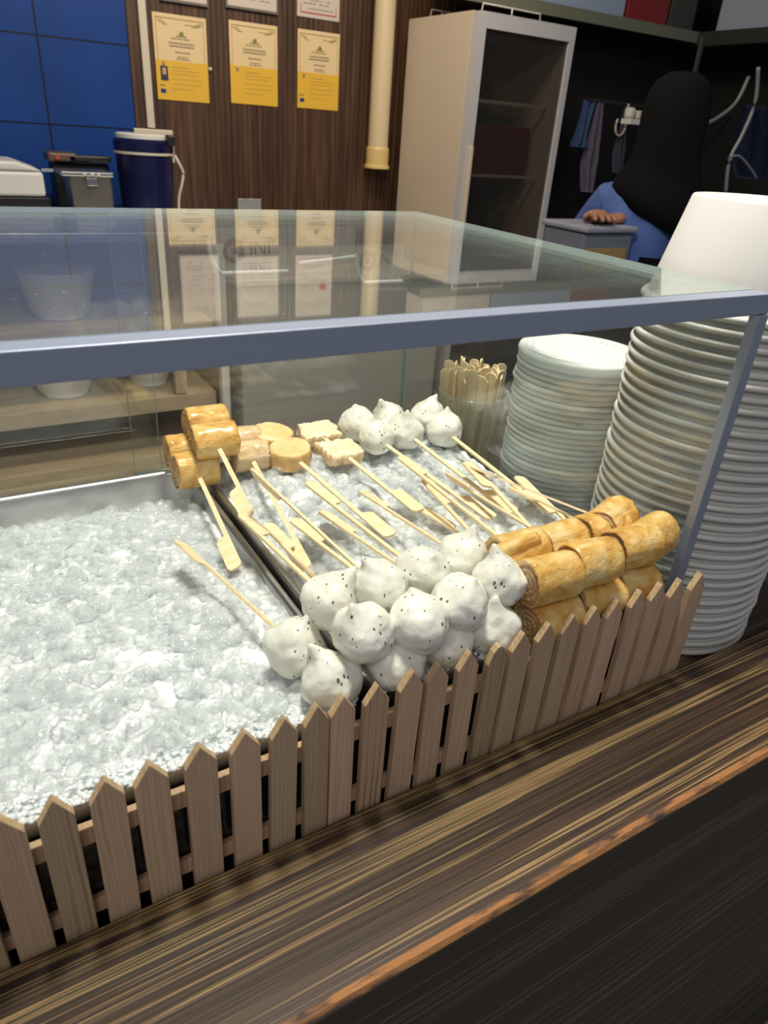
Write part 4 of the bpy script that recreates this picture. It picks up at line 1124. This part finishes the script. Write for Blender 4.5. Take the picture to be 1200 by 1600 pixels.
# ================================================================== PERSON
def person():
    S = 2.62
    head = ray_at(1050, 200, S)
    g = Vector((head.x, head.y, FLOOR+.0005))
    t = thing('person', g, 'person in black headscarf and blue shirt with back turned, leaning over a plastic box', 'person')
    rt_ = Vector((math.cos(YAW+.2), -math.sin(YAW+.2), 0)); fw_ = Vector((math.sin(YAW+.2), math.cos(YAW+.2), 0)); up_ = Vector((0, 0, 1))
    def P(a, b, c): return head+rt_*a+fw_*b+up_*c     # right, away, up from the head centre
    def skin(name, pts, edges, mat, parent, sub=2):
        me = bpy.data.meshes.new(name); me.from_pydata([p for p, r in pts], edges, [])
        o = bpy.data.objects.new(name, me); COL.objects.link(o); o.parent = parent; o.location = -parent.location
        me.materials.append(mat)
        md = o.modifiers.new('skin', 'SKIN'); md.use_smooth_shade = True
        for i, (p, r) in enumerate(pts):
            sv = me.skin_vertices[0].data[i]; sv.radius = r if isinstance(r, tuple) else (r, r); sv.use_root = (i == 0)
        s_ = o.modifiers.new('sub', 'SUBSURF'); s_.levels = sub; s_.render_levels = sub
        return o
    M_shirt = mottled('blue_shirt', (.045, .085, .25), (.06, .12, .33), 14, .8, bs=.4, bscale=16, bd=.01); M_blackc = plain('black_fabric', (.006, .006, .007), .9, 0, .1); M_skin = plain('skin', (.32, .15, .09), .5, sss=.1)
    hand_l = ray_at(935, 345, 2.45)+Vector((0, 0, .012)); hand_r = ray_at(952, 350, 2.50)+Vector((0, 0, .012))
    el = P(-.215, .04, -.335)
    # the body: pelvis, trunk, neck, head, arms, legs in one surface (shirt coloured)
    pts = [(P(.0, 0, -.72), (.15, .12)), (P(-.0, .0, -.52), (.13, .10)), (P(-.0, .01, -.34), (.155, .10)), (P(0, .0, -.22), (.11, .08)), (P(0, .01, -.13), .05), (P(0, .02, -.02), (.085, .10)), (P(0, .02, .055), (.075, .085)),
           (P(-.150, .0, -.215), .060), (el, .050), (el.lerp(hand_l, .55), .036), (el.lerp(hand_l, .86), .026),
           (P(.165, .03, -.235), .058), (P(.19, .14, -.40), .044), (P(.19, .14, -.40).lerp(hand_r, .86), .026),
           (P(-.085, 0, -.80), .085), (P(-.09, .01, -1.10), .058), (P(-.09, -.01, -1.40), .04), (P(-.09, .08, -1.47), .035),
           (P(.085, 0, -.80), .085), (P(.09, .01, -1.10), .058), (P(.09, -.01, -1.40), .04), (P(.09, .08, -1.47), .035)]
    zmin = FLOOR+.04
    pts = [(Vector((p.x, p.y, max(p.z, zmin))), r) for p, r in pts]
    E_ = [(0, 1), (1, 2), (2, 3), (3, 4), (4, 5), (5, 6), (3, 7), (7, 8), (8, 9), (9, 10), (3, 11), (11, 12), (12, 13), (0, 14), (14, 15), (15, 16), (16, 17), (0, 18), (18, 19), (19, 20), (20, 21)]
    skin('body', pts, E_, M_shirt, t)
    # hands with fingers
    for hp, frm, nm in ((hand_l, el, 'hand'), (hand_r, P(.19, .14, -.40), 'hand')):
        d = (hp-frm); d.z = 0; d.normalize(); s_ = Vector((-d.y, d.x, 0)); b0 = frm.lerp(hp, .86); b0.z = max(b0.z, hp.z+.006)
        hpts = [(b0, .022), (b0.lerp(hp, .5)+Vector((0, 0, .003)), (.032, .016)), (hp, (.036, .014))]; he = [(0, 1), (1, 2)]
        for k, l in enumerate((.066, .075, .070, .055)):
            o_ = s_*(-.027+.018*k); n0 = len(hpts)
            hpts += [(hp+d*.018+o_, .009), (hp+d*(.018+l*.55)+o_*1.1+Vector((0, 0, .006)), .008), (hp+d*(.018+l)+o_*1.15-Vector((0, 0, .004)), .0065)]
            he += [(2, n0), (n0, n0+1), (n0+1, n0+2)]
        n0 = len(hpts); hpts += [(hp-s_*.036-d*.01, .010), (hp-s_*.05+d*.025, .008)]; he += [(1, n0), (n0, n0+1)]
        skin(nm, hpts, he, M_skin, t)
    # headscarf: hood over the head falling over neck, shoulders and upper back
    bm = bmesh.new(); seg = 40; prof = [(0, .145), (.04, .141), (.070, .122), (.088, .088), (.096, .03), (.094, -.03), (.097, -.075), (.110, -.115), (.132, -.155), (.142, -.20), (.132, -.25)]
    rings = []
    for k, (r_, z) in enumerate(prof):
        ring = []
        for i in range(seg):
            a = 2*math.pi*i/seg; f_ = .9 if z > -.1 else .72
            fold = 1+.035*math.sin(7*a+z*14)*max(0, min(1, (.02-z)/.15))
            back = -.01-.03*max(0, -z-.1)
            q_ = max(0, min(1, (-.10-z)/.24)); dz = (-.10*math.cos(a)-.03)*q_*(1-.5*max(0, math.sin(a)))
            ring.append(bm.verts.new(P(r_*math.cos(a)*fold+.02*max(0, -z), r_*f_*math.sin(a)*fold+back, z+dz)-t.location+t.location))
        rings.append(ring)
    for a, b_ in zip(rings, rings[1:]):
        for i in range(seg):
            bm.faces.new((a[i], a[(i+1) % seg], b_[(i+1) % seg], b_[i]))
    bmesh.ops.remove_doubles(bm, verts=bm.verts, dist=.0001); bmesh.ops.solidify(bm, geom=list(bm.faces), thickness=.004)
    link('headscarf', bm, M_blackc, t, smooth=True)
    # black apron skirt below the waist
    bm = bmesh.new(); c = P(0, 0, 0)
    rings = []
    for z, rx, ry in ((-.365, .145, .112), (-.55, .165, .130), (-.70, .19, .155), (-.95, .20, .17), (-1.30, .22, .19)):
        rings.append([bm.verts.new(P(rx*math.cos(2*math.pi*i/40)*(1+.03*math.sin(8*math.pi*2*i/40)), ry*math.sin(2*math.pi*i/40), z)) for i in range(40)])
    for a, b_ in zip(rings, rings[1:]):
        for i in range(40): bm.faces.new((a[i], a[(i+1) % 40], b_[(i+1) % 40], b_[i]))
    bmesh.ops.solidify(bm, geom=list(bm.faces), thickness=.004)
    link('apron', bm, M_blackc, t, smooth=True)
person()
cloth('hanging_jacket', (1180, 165), (1178, 280), 1.50, .14, .22, plain('navy_cloth', (.012, .018, .055), .8), 'dark navy garment hanging at the right edge above the tubs')
